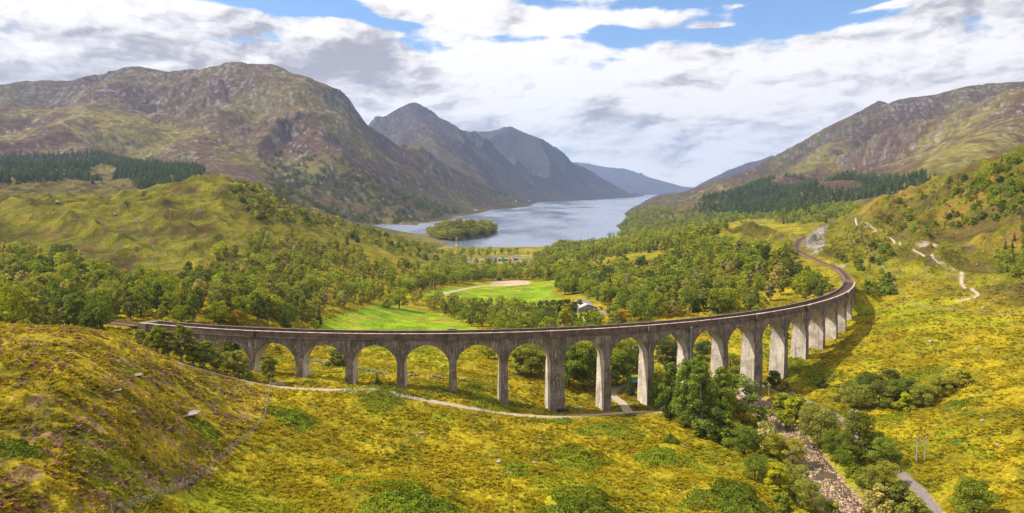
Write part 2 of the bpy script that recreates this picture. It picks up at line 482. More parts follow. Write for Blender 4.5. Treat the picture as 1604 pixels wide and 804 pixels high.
def height(X, Y):
    r = np.hypot(X, Y)
    shp = X.shape
    z = base_height(X, Y)
    # rolling ground
    amp = sstep(r, 230, 700)
    mid = fbm(X, Y, 110, 4, .5, 2)
    knoll = sstep(X, -130, -260) * sstep(r, 380, 600) + sstep(X, 150, 260) * sstep(r, 330, 480)
    z = z + mid * (0.6 + 4.5 * amp * sstep(z, 8, 45)) * sstep(r, 100, 300)
    z = z + np.clip(knoll, 0, 1) * (ridged(X, Y, 75, 4, .5, 9) - .6) * 6.8 * sstep(z, 40, 60)
    far = r > 900
    if far.any():
        xf, yf = X[far], Y[far]
        wx = xf + fbm(xf, yf, 700, 2, .5, 5) * 160; wy = yf + fbm(xf, yf, 700, 2, .5, 6) * 160
        m, dn = mountains(xf + (wx - xf) * .35, yf + (wy - yf) * .35)
        zf = z[far]
        hgt = np.clip(m / 420, 0, 1)
        rg = ridged(wx, wy, 780, 7, .52, 1)
        rel = (rg - 1.30) * 80 * sstep(m, 20, 330)
        rel += fbm(xf, yf, 240, 5, .55, 3) * 20 * sstep(m, 30, 200)
        rel += fbm(xf, yf, 75, 3, .6, 13) * 7 * sstep(m, 40, 200)
        rel *= 0.13 + 0.87 * dn
        # small terraces of rock
        tt = m + rel
        st = 26.0
        q = tt / st + fbm(xf, yf, 300, 3, .5, 8) * 1.4
        fr = q - np.floor(q)
        rel += (sstep(fr, .25, .75) - fr) * st * 0.22 * sstep(m, 60, 250)
        m = m + rel
        s = 14.
        mx = np.maximum(m, zf); zz = mx + s * .35 * np.exp(-np.abs(m - zf) / s)
        w = sstep(r[far], 900, 1500)
        z = z.copy(); z[far] = zf + (zz - zf) * w
    # bracken mounds
    near = r < 420
    if near.any():
        xn, yn = X[near], Y[near]; zn = z[near]
        for (cx, cy, rad, hh) in BUMP_W:
            q = np.hypot((xn - cx) * 0.75, yn - cy) / rad
            zn = zn + hh * np.exp(-q * q * 1.2)
        # river channel
        P = RIVER[::3]
        d, v = seg_dist(xn, yn, P[:, :2], P[:, 2])
        wob = pnoise(xn / 9., yn / 9.) * 1.5
        zn = np.minimum(zn, v - 0.7 + np.clip(d - 5.2 - wob, 0, 99) * 0.50 + np.clip(d - 12, 0, 200) * 0.5)
        zn = np.where(True, zn, zn)
        z = z.copy(); z[near] = zn
    # railway bench and cutting
    rm = (X > 120) & (Y > 330) & (r < 1700) | (X < -110) & (Y < 420) & (Y > 200) & (X > -500)
    if rm.any():
        P = RAIL[::3]
        d = seg_dist(X[rm], Y[rm], P[:, :2])
        zr = RAILZ - 0.75
        zz = z[rm]
        up = np.clip(d - 4.2, 0, 1e4)
        rough = 1 + 0.35 * pnoise(X[rm] / 7, Y[rm] / 7)
        zz = np.minimum(zz, zr + up * 1.25 * rough)
        for Q in (RAIL_END, RAIL_START):
            d2 = seg_dist(X[rm], Y[rm], Q)
            zz = np.maximum(zz, zr - np.clip(d2 - 3.6, 0, 1e4) * 0.62)
        z = z.copy(); z[rm] = zz
    # loch
    lm = (r > 1100)
    if lm.any():
        xl, yl = X[lm], Y[lm]
        ins = inpoly(xl, yl, LAKE)
        P = LAKE + [LAKE[0]]
        d = seg_dist(xl, yl, P)
        ii = inpoly(xl, yl, [(p[0], p[1]) for p in ISLAND_P])
        di = seg_dist(xl, yl, [(p[0], p[1]) for p in ISLAND_P] + [(ISLAND_P[0][0], ISLAND_P[0][1])])
        zl = z[lm]
        zl = np.where(ins, -np.minimum(6, d * 0.08) - 0.3, np.minimum(np.maximum(zl, 0.9), 1.2 + d * (0.26 + .12 * fbm(xl, yl, 380, 3, .5, 88)) + np.maximum(d, 0) ** 2 / 1100.0))
        isl = 30 * (1 - np.exp(-di / 45.)) + 0.5
        dd = np.hypot((xl - ISLAND_P[3][0]), (yl - ISLAND_P[3][1]))
        zl = np.where(ii, isl, zl)
        z = z.copy(); z[lm] = zl
    return z


# bump centres in the world need the bare surface first
BUMP_W = []
for bx_, by_, rr_, hh_ in BUMPS:
    zz_ = 32.0
    for _ in range(12):
        p_ = PZ(bx_, by_, zz_); zz_ = float(base_height(np.array([p_[0]]), np.array([p_[1]]))[0])
    BUMP_W.append((p_[0], p_[1], rr_, hh_))

# grid: rows of radius, columns of azimuth (finer near, coarser far and outside the view)
rows = [3.0, 12, 25, 40, 55, 70, 82, 90]
r_ = 94.0
while r_ < 17000:
    rows.append(r_)
    r_ += min(r_ * r_ / 92000.0, 0.0043 * r_) if r_ > 100 else 0.25
    if r_ > 9000: r_ += 50
rows = np.array(rows)
dense = np.arange(-37.5, 37.5001, 0.068)
side = np.concatenate([np.arange(38, 50, .5), np.arange(50, 90, 2), np.arange(90, 180.1, 6)])
th = np.radians(np.concatenate([-side[::-1], dense, side]))
NR, NT_ = len(rows), len(th)
print('terrain', NR, NT_, NR * NT_)
RR, TH = np.meshgrid(rows, th, indexing='ij')
GX = RR * np.sin(TH); GY = RR * np.cos(TH)
GZ = height(GX.ravel(), GY.ravel()).reshape(GX.shape)


def ground(x, y):
    x = np.asarray(x, float); y = np.asarray(y, float)
    r = np.hypot(x, y); t = np.arctan2(x, y)
    i = np.clip(np.searchsorted(rows, r) - 1, 0, NR - 2); j = np.clip(np.searchsorted(th, t) - 1, 0, NT_ - 2)
    a = np.clip((r - rows[i]) / (rows[i + 1] - rows[i]), 0, 1); b = np.clip((t - th[j]) / (th[j + 1] - th[j]), 0, 1)
    return (GZ[i, j] * (1 - a) + GZ[i + 1, j] * a) * (1 - b) + (GZ[i, j + 1] * (1 - a) + GZ[i + 1, j + 1] * a) * b


def at(px, py, dmin=60.0, dmax=16000.):
    """where the line of sight through a photograph pixel meets the ground"""
    d = ray(px, py); t = math.atan2(d[0], d[1]); s = d[2] / math.hypot(d[0], d[1])
    rr = rows[(rows >= dmin) & (rows <= dmax)]
    g = ground(rr * sin(t), rr * cos(t))
    f = g - (CAMZ + s * rr)
    k = np.argmax(f > 0)
    if f[k] <= 0: k = len(rr) - 1
    if k == 0: return np.array([rr[0] * sin(t), rr[0] * cos(t), g[0]])
    q = -f[k - 1] / (f[k] - f[k - 1] + 1e-9); q = min(max(q, 0), 1)
    r = rr[k - 1] + q * (rr[k] - rr[k - 1])
    return np.array([r * sin(t), r * cos(t), g[k - 1] + q * (g[k] - g[k - 1])])


# ------------------------------------------------------------------ paths on the ground
PATH_W = {}
for nm, (pts, wd) in PATHS.items():
    P = [at(px, py)[:2] for px, py in pts]
    PATH_W[nm] = (catmull(P, 2.5), wd)
HILL_PATH_PX = [(1536, 460), (1505, 468), (1528, 461), (1533, 455)], [(1504, 443), (1508, 432), (1500, 424), (1478, 412), (1462, 405), (1446, 400), (1430, 391)], [(1430, 391), (1445, 385), (1462, 382)], [(1362, 352), (1372, 358), (1366, 366), (1355, 358), (1345, 348), (1325, 342)]
for k, pts in enumerate([[(1500, 472), (1520, 468), (1532, 461), (1524, 455), (1506, 444), (1507, 433), (1497, 424), (1478, 413), (1462, 405), (1446, 400), (1430, 391)],
                         [(1438, 384), (1452, 381), (1466, 383)], [(1410, 384), (1398, 376), (1378, 372)], [(1368, 366), (1372, 360), (1362, 354), (1350, 348), (1340, 342)]]):
    P = [at(px, py)[:2] for px, py in pts]
    PATH_W['hill_path_%d' % k] = (catmull(P, 2.5), [1.4, 2.8, .9, 1.3][k])


def near_paths(X, Y, names=None):
    d = np.full(X.shape, 1e9)
    for nm, (P, wd) in PATH_W.items():
        Q = P[::3] if len(P) > 12 else P
        x0, y0 = P.min(0) - 25; x1, y1 = P.max(0) + 25
        m = (X > x0) & (X < x1) & (Y > y0) & (Y < y1)
        if m.any():
            dd = seg_dist(X[m], Y[m], np.vstack([Q, P[-1:]])) - wd / 2
            d[m] = np.minimum(d[m], dd)
    return d


PXg, PYg = proj(GX, GY, GZ)
Xf, Yf = GX.ravel(), GY.ravel(); Rf = RR.ravel()
nearm = Rf < 900
dpath = np.full(Xf.shape, 1e9); dpath[nearm] = near_paths(Xf[nearm], Yf[nearm])
drail = np.full(Xf.shape, 1e9); rm_ = Rf < 1500
drail[rm_] = np.minimum(seg_dist(Xf[rm_], Yf[rm_], RAIL_END), seg_dist(Xf[rm_], Yf[rm_], RAIL_START))
driv = np.full(Xf.shape, 1e9); m_ = Rf < 420
driv[m_] = seg_dist(Xf[m_], Yf[m_], RIVER[::3][:, :2])


def pp(poly, dmin=0, dmax=1e9):
    return (inpoly(PXg, PYg, poly) & (RR > dmin) & (RR < dmax)).ravel()


FIELDS = [[(500, 517), (500, 505), (545, 490), (560, 486), (585, 478), (600, 476), (640, 484), (690, 492), (755, 517), (740, 530), (500, 530)],
          [(705, 470), (720, 458), (790, 448), (862, 448), (870, 462), (880, 470), (850, 476), (800, 482), (740, 474)],
          [(640, 462), (690, 452), (750, 447), (790, 441), (850, 440), (880, 440), (880, 448), (760, 452), (690, 466)], [(780, 482), (850, 484), (945, 492), (945, 500), (880, 505), (780, 490)]]
ARENA = [(765, 446), (772, 442), (800, 439), (826, 440), (832, 443), (828, 446), (795, 448)]
LOT = [(725, 405), (800, 399), (860, 401), (835, 404), (832, 412), (800, 413), (735, 412)]
SITE = [(795, 409), (835, 405), (836, 416), (800, 419)]
HEATHER = [(-60, 495), (60, 505), (160, 512), (235, 542), (300, 573), (380, 595), (432, 608), (420, 640), (395, 675), (330, 745), (250, 790), (150, 830), (-60, 900)]
CLIFF = [(1257, 385), (1262, 374), (1280, 357), (1296, 351), (1296, 360), (1292, 375), (1290, 392), (1272, 392)]
field = np.zeros(Xf.shape, bool)
for f in FIELDS: field |= pp(f, 330, 900)
heath = pp(HEATHER, 0, 260)

# tussocks, hummocks
flat_ = np.clip(np.minimum(dpath / 3.0, (drail - 3.5) / 3.0), 0, 1)
mic = np.zeros(Xf.shape)
n_ = (Rf < 800) & (Rf > 80)
xn, yn = Xf[n_], Yf[n_]
a_ = ridged(xn, yn, 7.0, 4, .55, 31) - .75
b_ = fbm(xn, yn, 2.3, 3, .6, 32)
c_ = np.clip(fbm(xn, yn, 26, 3, .5, 33) + .45, 0, 1.3)
h_ = heath[n_]
grass_amp = 0.38
mic[n_] = (a_ * 0.55 * c_ + b_ * 0.20 * (0.5 + c_)) * np.where(h_, 1.25, 0.9) * np.where(field[n_], 0.12, 1.0)
mic[n_] += fbm(xn, yn, 34, 2, .5, 35) * np.where(field[n_], 0.1, 0.7)
mic *= flat_ * np.clip((driv - 6) / 4, 0, 1) * (1 - sstep(Rf, 600, 800)) * sstep(Rf, 80, 95)
GZ = (GZ.ravel() + mic).reshape(GX.shape)
for k, (P, wd) in PATH_W.items(): pass


# ---- ground cover colours (what grows or lies there; mountains also carry painted sun patches and cloud shade)
def colours():
    x, y, z = Xf, Yf, GZ.ravel(); r = Rf
    gy = np.gradient(GZ, axis=0) / np.maximum(np.gradient(RR, axis=0), 1e-6)
    gx = np.gradient(GZ, axis=1) / np.maximum(RR * np.gradient(TH, axis=1), 1e-6)
    slope = np.hypot(gx, gy).ravel()
    lo = r < 1400
    n1 = fbm(x, y, 60, 4, .55, 41); n2 = fbm(x, y, 14, 4, .6, 42); n3 = fbm(x, y, 260, 4, .55, 43)
    n4 = fbm(x, y, 3.2, 3, .6, 44)
    def C(*c): return np.array(c, float)[None, :]
    def mixc(a, b, t): return a * (1 - t[:, None]) + b * t[:, None]
    straw = C(.325, .232, .011); olive = C(.24, .192, .010); green = C(.165, .195, .012); moss = C(.10, .115, .014); brown = C(.19, .125, .035); brack = C(.235, .115, .025)
    c = mixc(olive + 0 * x[:, None], straw, sstep(n2 * .7 + n4 * .5 + n1 * .4, -.1, .8))
    c = mixc(c, green, sstep(n1 + n2 * .6, .1, .75) * .75)
    c = mixc(c, moss, sstep(-n2 - n1 * .4 + n4 * .5, .25, .8) * .6)
    # heather hill
    hc = mixc(C(.215, .175, .012) + 0 * x[:, None], C(.31, .235, .016), sstep(n4 + n2, -.2, .6))
    hc = mixc(hc, C(.10, .085, .02), sstep(-n4 - n2 * .6, .2, .7) * .6)
    hc = mixc(hc, C(.13, .16, .015), sstep(n1 - .1 + fbm(x, y, 30, 2, .5, 51), .25, .7) * .6)
    pur = sstep(fbm(x, y, 5.0, 3, .6, 45) + n1 * .5 + fbm(x, y, 1.6, 2, .6, 47) * .5, .28, .75)
    hc = mixc(hc, C(.25, .115, .155), pur * .42)
    c = mixc(c, hc, heath.astype(float))
    # left knoll, right hillside: darker, browner
    hill = np.clip(sstep(x, -60, -200) * sstep(r, 330, 480) + sstep(x, 150, 260) * sstep(z, 45, 58), 0, 1) * (r < 2500)
    kc = mixc(C(.155, .148, .014) + 0 * x[:, None], C(.205, .185, .016), sstep(n1 + n2 * .5, -.2, .7))
    kc = mixc(kc, C(.115, .075, .03), sstep(-n1 + n2 * .6 + .1, .15, .7) * .75)
    kc = mixc(kc, C(.075, .085, .014), sstep(-n2 - n4 * .4, .1, .7) * .55)
    kc = mixc(kc, C(.20, .10, .13), sstep(fbm(x, y, 9, 3, .6, 46) + n1 * .4, .45, .9) * .4)
    kc = kc * (.74 + .12 * sstep(n3, -.3, .4))[:, None]
    c = mixc(c, kc, hill)
    redh = sstep(x, 260, 330) * sstep(r, 430, 560) * (r < 1100)
    c = mixc(c, C(.20, .115, .028), redh * sstep(n1 + n2 * .4, -.1, .5) * .6)
    # bright improved fields
    fc = mixc(C(.150, .250, .011) + 0 * x[:, None], C(.23, .26, .018), sstep(n1 + n2 * .4, -.1, .7))
    fc = mixc(fc, C(.26, .22, .03), sstep(fbm(x, y, 45, 3, .5, 48), .2, .7) * .6)
    c = mixc(c, fc, field.astype(float) * .92)
    c = mixc(c, C(.40, .29, .22) + 0 * c, pp(ARENA, 500, 1000).astype(float))
    c = mixc(c, C(.40, .33, .28) + 0 * c, pp(LOT, 700, 1500).astype(float) * sstep(n2, -.6, .1))
    c = mixc(c, C(.35, .22, .15) + 0 * c, pp(SITE, 700, 1500).astype(float))
    # valley floor towards the loch, olive with rushes
    vf = sstep(r, 700, 900) * (r < 1600) * (z < 40)
    c = mixc(c, mixc(C(.13, .13, .016) + 0 * c, C(.27, .2, .035), sstep(n1 + n2 * .3, -.1, .5)), vf * .8 * (~field))
    # mountains
    mt = np.where(x < -120, sstep(r, 930, 1080), sstep(r, 1250, 1600))
    m1 = fbm(x, y, 420, 5, .6, 61); m2 = fbm(x, y, 90, 5, .62, 62); m3 = fbm(x, y * .6 + z * 1.3, 40, 4, .6, 63)
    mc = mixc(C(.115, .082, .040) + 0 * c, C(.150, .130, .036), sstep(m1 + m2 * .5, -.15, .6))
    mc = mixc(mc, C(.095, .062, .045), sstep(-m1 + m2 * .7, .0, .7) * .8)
    grassy = sstep(m1 * .7 + m2 * .3 + (220 - z) / 500, .05, .55)
    mc = mixc(mc, C(.150, .145, .030), grassy * .5)
    painted_sun = np.exp(-((PXg.ravel() - 100) / 260) ** 2 - ((PYg.ravel() - 205) / 45) ** 2) + np.exp(-((PXg.ravel() - 1560) / 200) ** 2 - ((PYg.ravel() - 215) / 40) ** 2) + .8 * np.exp(-((PXg.ravel() - 1340) / 140) ** 2 - ((PYg.ravel() - 240) / 22) ** 2)
    mc = mixc(mc, C(.26, .235, .04), np.clip(painted_sun * (r < 4000) * sstep(m2 + m1, -.4, .5), 0, 1) * .7)  # broad sunlit patches painted into the slope colour
    # woods clinging to the lower slopes and gullies
    wood = sstep(-z + 150 + m2 * 160 + m1 * 120, 0, 110) * sstep(z, 1, 8) * (x < 0) + sstep(-z + 60 + m2 * 80, 0, 60) * (x >= 0)
    mc = mixc(mc, C(.042, .052, .018), np.clip(wood, 0, 1) * sstep(m3 + m2 * .5, -.35, .3) * .8)
    rocky = sstep(slope + m3 * .5 + m2 * .25 + (z - 350) / 1500, .85, 1.35)
    m4 = fbm(x, y, 34, 3, .65, 66)
    mc = mixc(mc, C(.165, .145, .14), rocky * .6 * sstep(m4 + .3 * m3, -.25, .35))
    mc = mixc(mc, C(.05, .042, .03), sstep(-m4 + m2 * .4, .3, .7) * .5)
    speck = sstep(fbm(x, y, 22, 3, .6, 64) + m2 * .4 + (z - 300) / 1400, .42, .75)
    mc = mixc(mc, C(.33, .30, .29), speck * .6)
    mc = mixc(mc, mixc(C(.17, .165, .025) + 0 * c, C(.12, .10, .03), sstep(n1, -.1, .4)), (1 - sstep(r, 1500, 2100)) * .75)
    mc = mc * np.array([[.78, .73, .72]]) * (1 - .25 * sstep(r, 2600, 4500)[:, None])  # cloud shade put into the mountain colour as an overall darkening
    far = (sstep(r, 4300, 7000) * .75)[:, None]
    mc = mc * (1 - far) + C(.045, .042, .058) * far  # colour shifts to dark blue-purple with distance from the camera
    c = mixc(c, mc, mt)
    # rock: cutting, steep ground near
    rk = sstep(slope + n2 * .2 + n4 * .1, 1.0, 1.3) * (r < 1400) * (r > 300) * (x > 0) * (drail < 40)
    c = mixc(c, C(.20, .18, .175) * (1 + .7 * n4[:, None]), np.clip(rk + pp(CLIFF, 500, 1500) * sstep(n2 + n4 * .6, -.55, -.05) * .85, 0, 1))
    # bare peat and stones near the railway end
    # river bed and banks
    bed = 1 - sstep(driv, 5.5, 7.0)
    c = mixc(c, C(.25, .165, .105) * (1 + .6 * n4[:, None]), bed)
    # path verges
    vg = (1 - sstep(dpath, -.3, .9)) * (r < 800)
    c = mixc(c, C(.36, .28, .20) + 0 * c, vg * .5)
    # railway bench
    rb = (1 - sstep(drail, 2.0, 3.6)) * (r < 1300)
    c = mixc(c, C(.15, .09, .065) + 0 * c, rb)
    # under and round the river end of the viaduct: loose earth
    sh = .5 * (1 - sstep(z, .92, 1.2)) * (r > 1100)
    c = mixc(c, C(.17, .15, .05) + 0 * c, sh * .8)
    return np.clip(c, .004, .8), slope, heath


COLR, SLOPE, _ = colours()


# ------------------------------------------------------------------ mesh helpers
def mesh_from(name, V, F, mats=(), mi=None, smooth=False, attr=None):
    """V (n,3), F (m,3|4) arrays or lists"""
    me = bpy.data.meshes.new(name)
    V = np.asarray(V, np.float32)
    if isinstance(F, np.ndarray):
        m, k = F.shape
        me.vertices.add(len(V)); me.vertices.foreach_set('co', V.ravel())
        me.loops.add(m * k); me.loops.foreach_set('vertex_index', F.astype(np.int32).ravel())
        me.polygons.add(m); me.polygons.foreach_set('loop_start', np.arange(0, m * k, k, dtype=np.int32))
        me.polygons.foreach_set('loop_total', np.full(m, k, np.int32))
    else:
        me.from_pydata([tuple(v) for v in V], [], [tuple(f) for f in F])
    for mt in mats: me.materials.append(mt)
    if mi is not None: me.polygons.foreach_set('material_index', np.asarray(mi, np.int32))
    if smooth: me.polygons.foreach_set('use_smooth', np.ones(len(me.polygons), bool))
    me.update(calc_edges=True)
    if attr is not None:
        at_ = me.attributes.new('col', 'FLOAT_COLOR', 'POINT')
        A = np.ones((len(V), 4), np.float32); A[:, :3] = attr
        at_.data.foreach_set('color', A.ravel())
    return me


def link(name, me, parent=None, label=None, cat=None, group=None, kind=None, loc=None, rz=None):
    o = bpy.data.objects.new(name, me); COL.objects.link(o)
    if parent is not None: o.parent = parent
    if label: o['label'] = label
    if cat: o['category'] = cat
    if group: o['group'] = group
    if kind: o['kind'] = kind
    if loc is not None: o.location = loc
    if rz is not None: o.rotation_euler = (0, 0, rz)
    return o


class MB:
    """collects shapes into one mesh"""
    def __init__(s): s.v = []; s.f = []; s.m = []

    def add(s, V, F, m=0):
        b = len(s.v); s.v += [tuple(map(float, v)) for v in V]
        for f in F: s.f.append(tuple(b + i for i in f)); s.m.append(m)

    def hexa(s, P, m=0):
        """8 corners: bottom ring 0-3, top ring 4-7"""
        s.add(P, [(3, 2, 1, 0), (4, 5, 6, 7), (0, 1, 5, 4), (1, 2, 6, 5), (2, 3, 7, 6), (3, 0, 4, 7)], m)

    def box(s, c, size, rz=0, m=0, taper=1.0):
        cx, cy, cz = c; sx, sy, sz = size[0] / 2, size[1] / 2, size[2] / 2
        P = []
        for z, t in ((-sz, 1), (sz, taper)):
            for x, y in ((-sx, -sy), (sx, -sy), (sx, sy), (-sx, sy)):
                x *= t; y *= t
                P.append((cx + x * cos(rz) - y * sin(rz), cy + x * sin(rz) + y * cos(rz), cz + z))
        s.hexa(P, m)

    def tube(s, P, R, n=6, m=0, cap=True):
        P = [np.array(p, float) for p in P]; b = len(s.v)
        for i, p in enumerate(P):
            d = P[min(i + 1, len(P) - 1)] - P[max(i - 1, 0)]; d /= np.linalg.norm(d) + 1e-9
            u = np.cross(d, (0, 0, 1.0) if abs(d[2]) < .9 else (1.0, 0, 0)); u /= np.linalg.norm(u); w = np.cross(d, u)
            r = R[i] if hasattr(R, '__len__') else R
            for k in range(n):
                a = 2 * pi * k / n; q = p + r * (u * cos(a) + w * sin(a)); s.v.append(tuple(q))
        for i in range(len(P) - 1):
            for k in range(n):
                a = b + i * n + k; c = b + i * n + (k + 1) % n
                s.f.append((a, a + n, c + n, c)); s.m.append(m)
        if cap:
            s.f.append(tuple(b + k for k in range(n))); s.m.append(m)
            s.f.append(tuple(b + (len(P) - 1) * n + k for k in reversed(range(n)))); s.m.append(m)

    def mesh(s, name, mats, smooth=False):
        return mesh_from(name, np.array(s.v), s.f, mats, s.m, smooth)


# ------------------------------------------------------------------ materials
MATS = {}


def mat(name, fn):
    if name in MATS: return MATS[name]
    m = bpy.data.materials.new(name); m.use_nodes = True
    t = NT(m.node_tree)
    out = t.n('ShaderNodeOutputMaterial')
    sh = fn(t)
    t.link(sh, out.inputs['Surface'])
    MATS[name] = m
    return m


def pbsdf(t, col, rough=0.8, spec=0.3, bump=None, metal=0.0, bdist=1.0, bstr=0.5):
    p = t.n('ShaderNodeBsdfPrincipled')
    t.put(p.inputs['Base Color'], col if isinstance(col, bpy.types.NodeSocket) else tuple(col) + (1,))
    t.put(p.inputs['Roughness'], rough); p.inputs['Specular IOR Level'].default_value = spec; p.inputs['Metallic'].default_value = metal
    if bump is not None:
        b = t.n('ShaderNodeBump'); b.inputs['Strength'].default_value = bstr; b.inputs['Distance'].default_value = bdist
        t.link(bump, b.inputs['Height']); t.link(b.outputs[0], p.inputs['Normal'])
    return p.outputs[0]


def simple(name, col, rough=.7, var=.25, scale=3.0, metal=0.0, spec=.3):
    def fn(t):
        tc = t.n('ShaderNodeTexCoord').outputs['Object']
        n = t.noise(tc, scale, 5, .6)
        c = t.mix(1.0, col, t.mix(t.ramp(n, .3, .7), (1 - var,) * 3, (1 + var,) * 3), 'MULTIPLY')
        return pbsdf(t, c, rough, spec, n, metal, .02)
    return mat(name, fn)


def terrain_mat(t):
    geo = t.n('ShaderNodeNewGeometry').outputs['Position']
    a = t.n('ShaderNodeAttribute', attribute_name='col').outputs['Color']
    cdn = t.n('ShaderNodeCameraData').outputs['View Distance'] if False else None
    n1 = t.noise(geo, 0.9, 6, .62)
    n2 = t.noise(geo, 0.055, 8, .66)
    n3 = t.noise(geo, 3.5, 3, .6)
    f = t.mix(t.ramp(n1, .28, .72), (.58, .60, .58), (1.42, 1.40, 1.42))
    f2 = t.mix(t.ramp(n2, .3, .7), (.60, .62, .68), (1.40, 1.35, 1.28))
    f3 = t.mix(t.ramp(n3, .3, .7), (.78, .78, .78), (1.22, 1.22, 1.22))
    c = t.mix(1.0, a, f, 'MULTIPLY'); c = t.mix(1.0, c, f2, 'MULTIPLY'); c = t.mix(1.0, c, f3, 'MULTIPLY')
    h = t.m('ADD', t.m('MULTIPLY', n1, .5), t.m('ADD', t.m('MULTIPLY', n2, 4.5), t.m('ADD', t.m('MULTIPLY', n3, 0.12), t.m('MULTIPLY', t.noise(geo, .013, 7, .62), 13.0))))
    return pbsdf(t, c, .95, .02, h, 0, 1.0, .85)


M_TERR = mat('hill_ground', terrain_mat)


def ribbon(P, w, dz, name, mats, cols=3, wob=.25, zfun=None):
    """strip laid on the ground along a polyline"""
    P = np.asarray(P)[:, :2]
    T = np.gradient(P, axis=0); T /= np.linalg.norm(T, axis=1)[:, None] + 1e-9
    N = np.stack([T[:, 1], -T[:, 0]], 1)
    V = []; F = []
    n = len(P)
    for i in range(n):
        ww = w * (1 + wob * math.sin(i * 1.7) * .4 + wob * (random.random() - .5))
        for k in range(cols):
            q = P[i] + N[i] * ww * (k / (cols - 1) - .5)
            z = (float(ground(q[0], q[1])) + dz) if zfun is None else zfun(i, k)
            V.append((q[0], q[1], z))
    for i in range(n - 1):
        for k in range(cols - 1):
            a = i * cols + k
            F.append((a, a + 1, a + cols + 1, a + cols))
    me = mesh_from(name, np.array(V), F, mats, None, True)
    return me


idx = np.arange(NR * NT_).reshape(NR, NT_)
F = np.stack([idx[:-1, :-1], idx[:-1, 1:], idx[1:, 1:], idx[1:, :-1]], -1).reshape(-1, 4)
V = np.stack([GX.ravel(), GY.ravel(), GZ.ravel()], 1)
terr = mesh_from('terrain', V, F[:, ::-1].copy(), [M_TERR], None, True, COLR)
link('terrain', terr, kind='structure')
del V, F, idx


# ------------------------------------------------------------------ water
def water_mat(t, tint, deep, scale):
    geo = t.n('ShaderNodeNewGeometry').outputs['Position']
    n = t.noise(t.mapping(geo, (scale, scale * .45, 1)), 1.0, 6, .65)
    n2 = t.noise(t.mapping(geo, (.004, .0012, 1)), 1.0, 5, .6)
    n3 = t.noise(t.mapping(geo, (.05, .012, 1)), 1.0, 5, .6)
    b = t.m('ADD', t.m('MULTIPLY', n, .5), t.m('MULTIPLY', n3, 1.0))
    rough = t.ramp(n2, .35, .65, .12, .34)
    return pbsdf(t, t.mix(t.ramp(n2, .3, .7), tint, deep), rough, .5, b, 0, .35, .9)


M_LAKE = mat('loch_water', lambda t: water_mat(t, (.10, .13, .20), (.16, .19, .27), .25))
lx = [p[0] for p in LAKE]; ly = [p[1] for p in LAKE]
lk = mesh_from('loch_water', np.array([(-2400, 1050, 0), (1600, 1050, 0), (3000, 13500, 0), (-1500, 13500, 0)]), [(0, 1, 2, 3)], [M_LAKE])
link('loch_water', lk, kind='structure')
# ------------------------------------------------------------------ paths, river
def gravel(t):
    geo = t.n('ShaderNodeNewGeometry').outputs['Position']
    n = t.noise(geo, 1.3, 6, .7); n2 = t.noise(geo, 9, 3, .7)
    c = t.mix(t.ramp(n, .35, .65), (.30, .235, .175), (.46, .37, .28))
    c = t.mix(t.ramp(n2, .5, .75, 0, .5), c, (.17, .15, .09))
    return pbsdf(t, c, .95, .1, n2, 0, .05)


M_PATH = mat('gravel', gravel)
M_TAR = simple('grey_path', (.17, .14, .125), .95, .3, 2.0)
for nm, (P, wd) in PATH_W.items():
    base = 'hill_path' if nm.startswith('hill') else nm
    me = ribbon(P, wd, .06, base, [M_TAR if nm in ('riverside_path', 'barn_track') else M_PATH], 5, .3)
    link(base, me, kind='structure')


def river_mat(t):
    geo = t.n('ShaderNodeNewGeometry').outputs['Position']
    n = t.noise(geo, 1.1, 6, .7); n2 = t.noise(geo, .22, 5, .6)
    c = t.mix(t.ramp(n2, .3, .7), (.035, .028, .02), (.09, .065, .04))
    return pbsdf(t, c, .12, .5, n, 0, .3, .8)


def rzf(i, k): return float(RIVER[min(i, len(RIVER) - 1)][2]) - 0.58


me = ribbon(RIVER, 15.0, 0, 'river_water', [mat('river_water', river_mat)], 5, 0, rzf)
link('river_water', me, kind='structure')


def ico(sub=1):
    t = (1 + 5 ** .5) / 2
    v = [(-1, t, 0), (1, t, 0), (-1, -t, 0), (1, -t, 0), (0, -1, t), (0, 1, t), (0, -1, -t), (0, 1, -t), (t, 0, -1), (t, 0, 1), (-t, 0, -1), (-t, 0, 1)]
    f = [(0, 11, 5), (0, 5, 1), (0, 1, 7), (0, 7, 10), (0, 10, 11), (1, 5, 9), (5, 11, 4), (11, 10, 2), (10, 7, 6), (7, 1, 8), (3, 9, 4), (3, 4, 2), (3, 2, 6), (3, 6, 8), (3, 8, 9), (4, 9, 5), (2, 4, 11), (6, 2, 10), (8, 6, 7), (9, 8, 1)]
    v = [np.array(p, float) / np.linalg.norm(p) for p in v]
    for _ in range(sub):
        cache = {}; nf = []

        def midp(a, b):
            k = (min(a, b), max(a, b))
            if k not in cache:
                p = v[a] + v[b]; v.append(p / np.linalg.norm(p)); cache[k] = len(v) - 1
            return cache[k]
        for a, b, c in f:
            x, y, z = midp(a, b), midp(b, c), midp(c, a)
            nf += [(a, x, z), (b, y, x), (c, z, y), (x, y, z)]
        f = nf
    return np.array(v), np.array(f)


def rock_verts(seed, sub=1, rough=.35):
    v, f = ico(sub); r = np.random.default_rng(seed)
    k = r.normal(size=(7, 3)); k /= np.linalg.norm(k, axis=1)[:, None]; o = r.uniform(.55, .95, 7)
    for a, b in zip(k, o):
        d = v @ a; m = d > b; v[m] -= np.outer((d[m] - b) * .9, a)
    v = v * (1 + r.normal(size=(len(v), 1)) * rough * .18) * r.uniform(.75, 1.25, 3)
    v[:, 2] *= .7
    return v, f


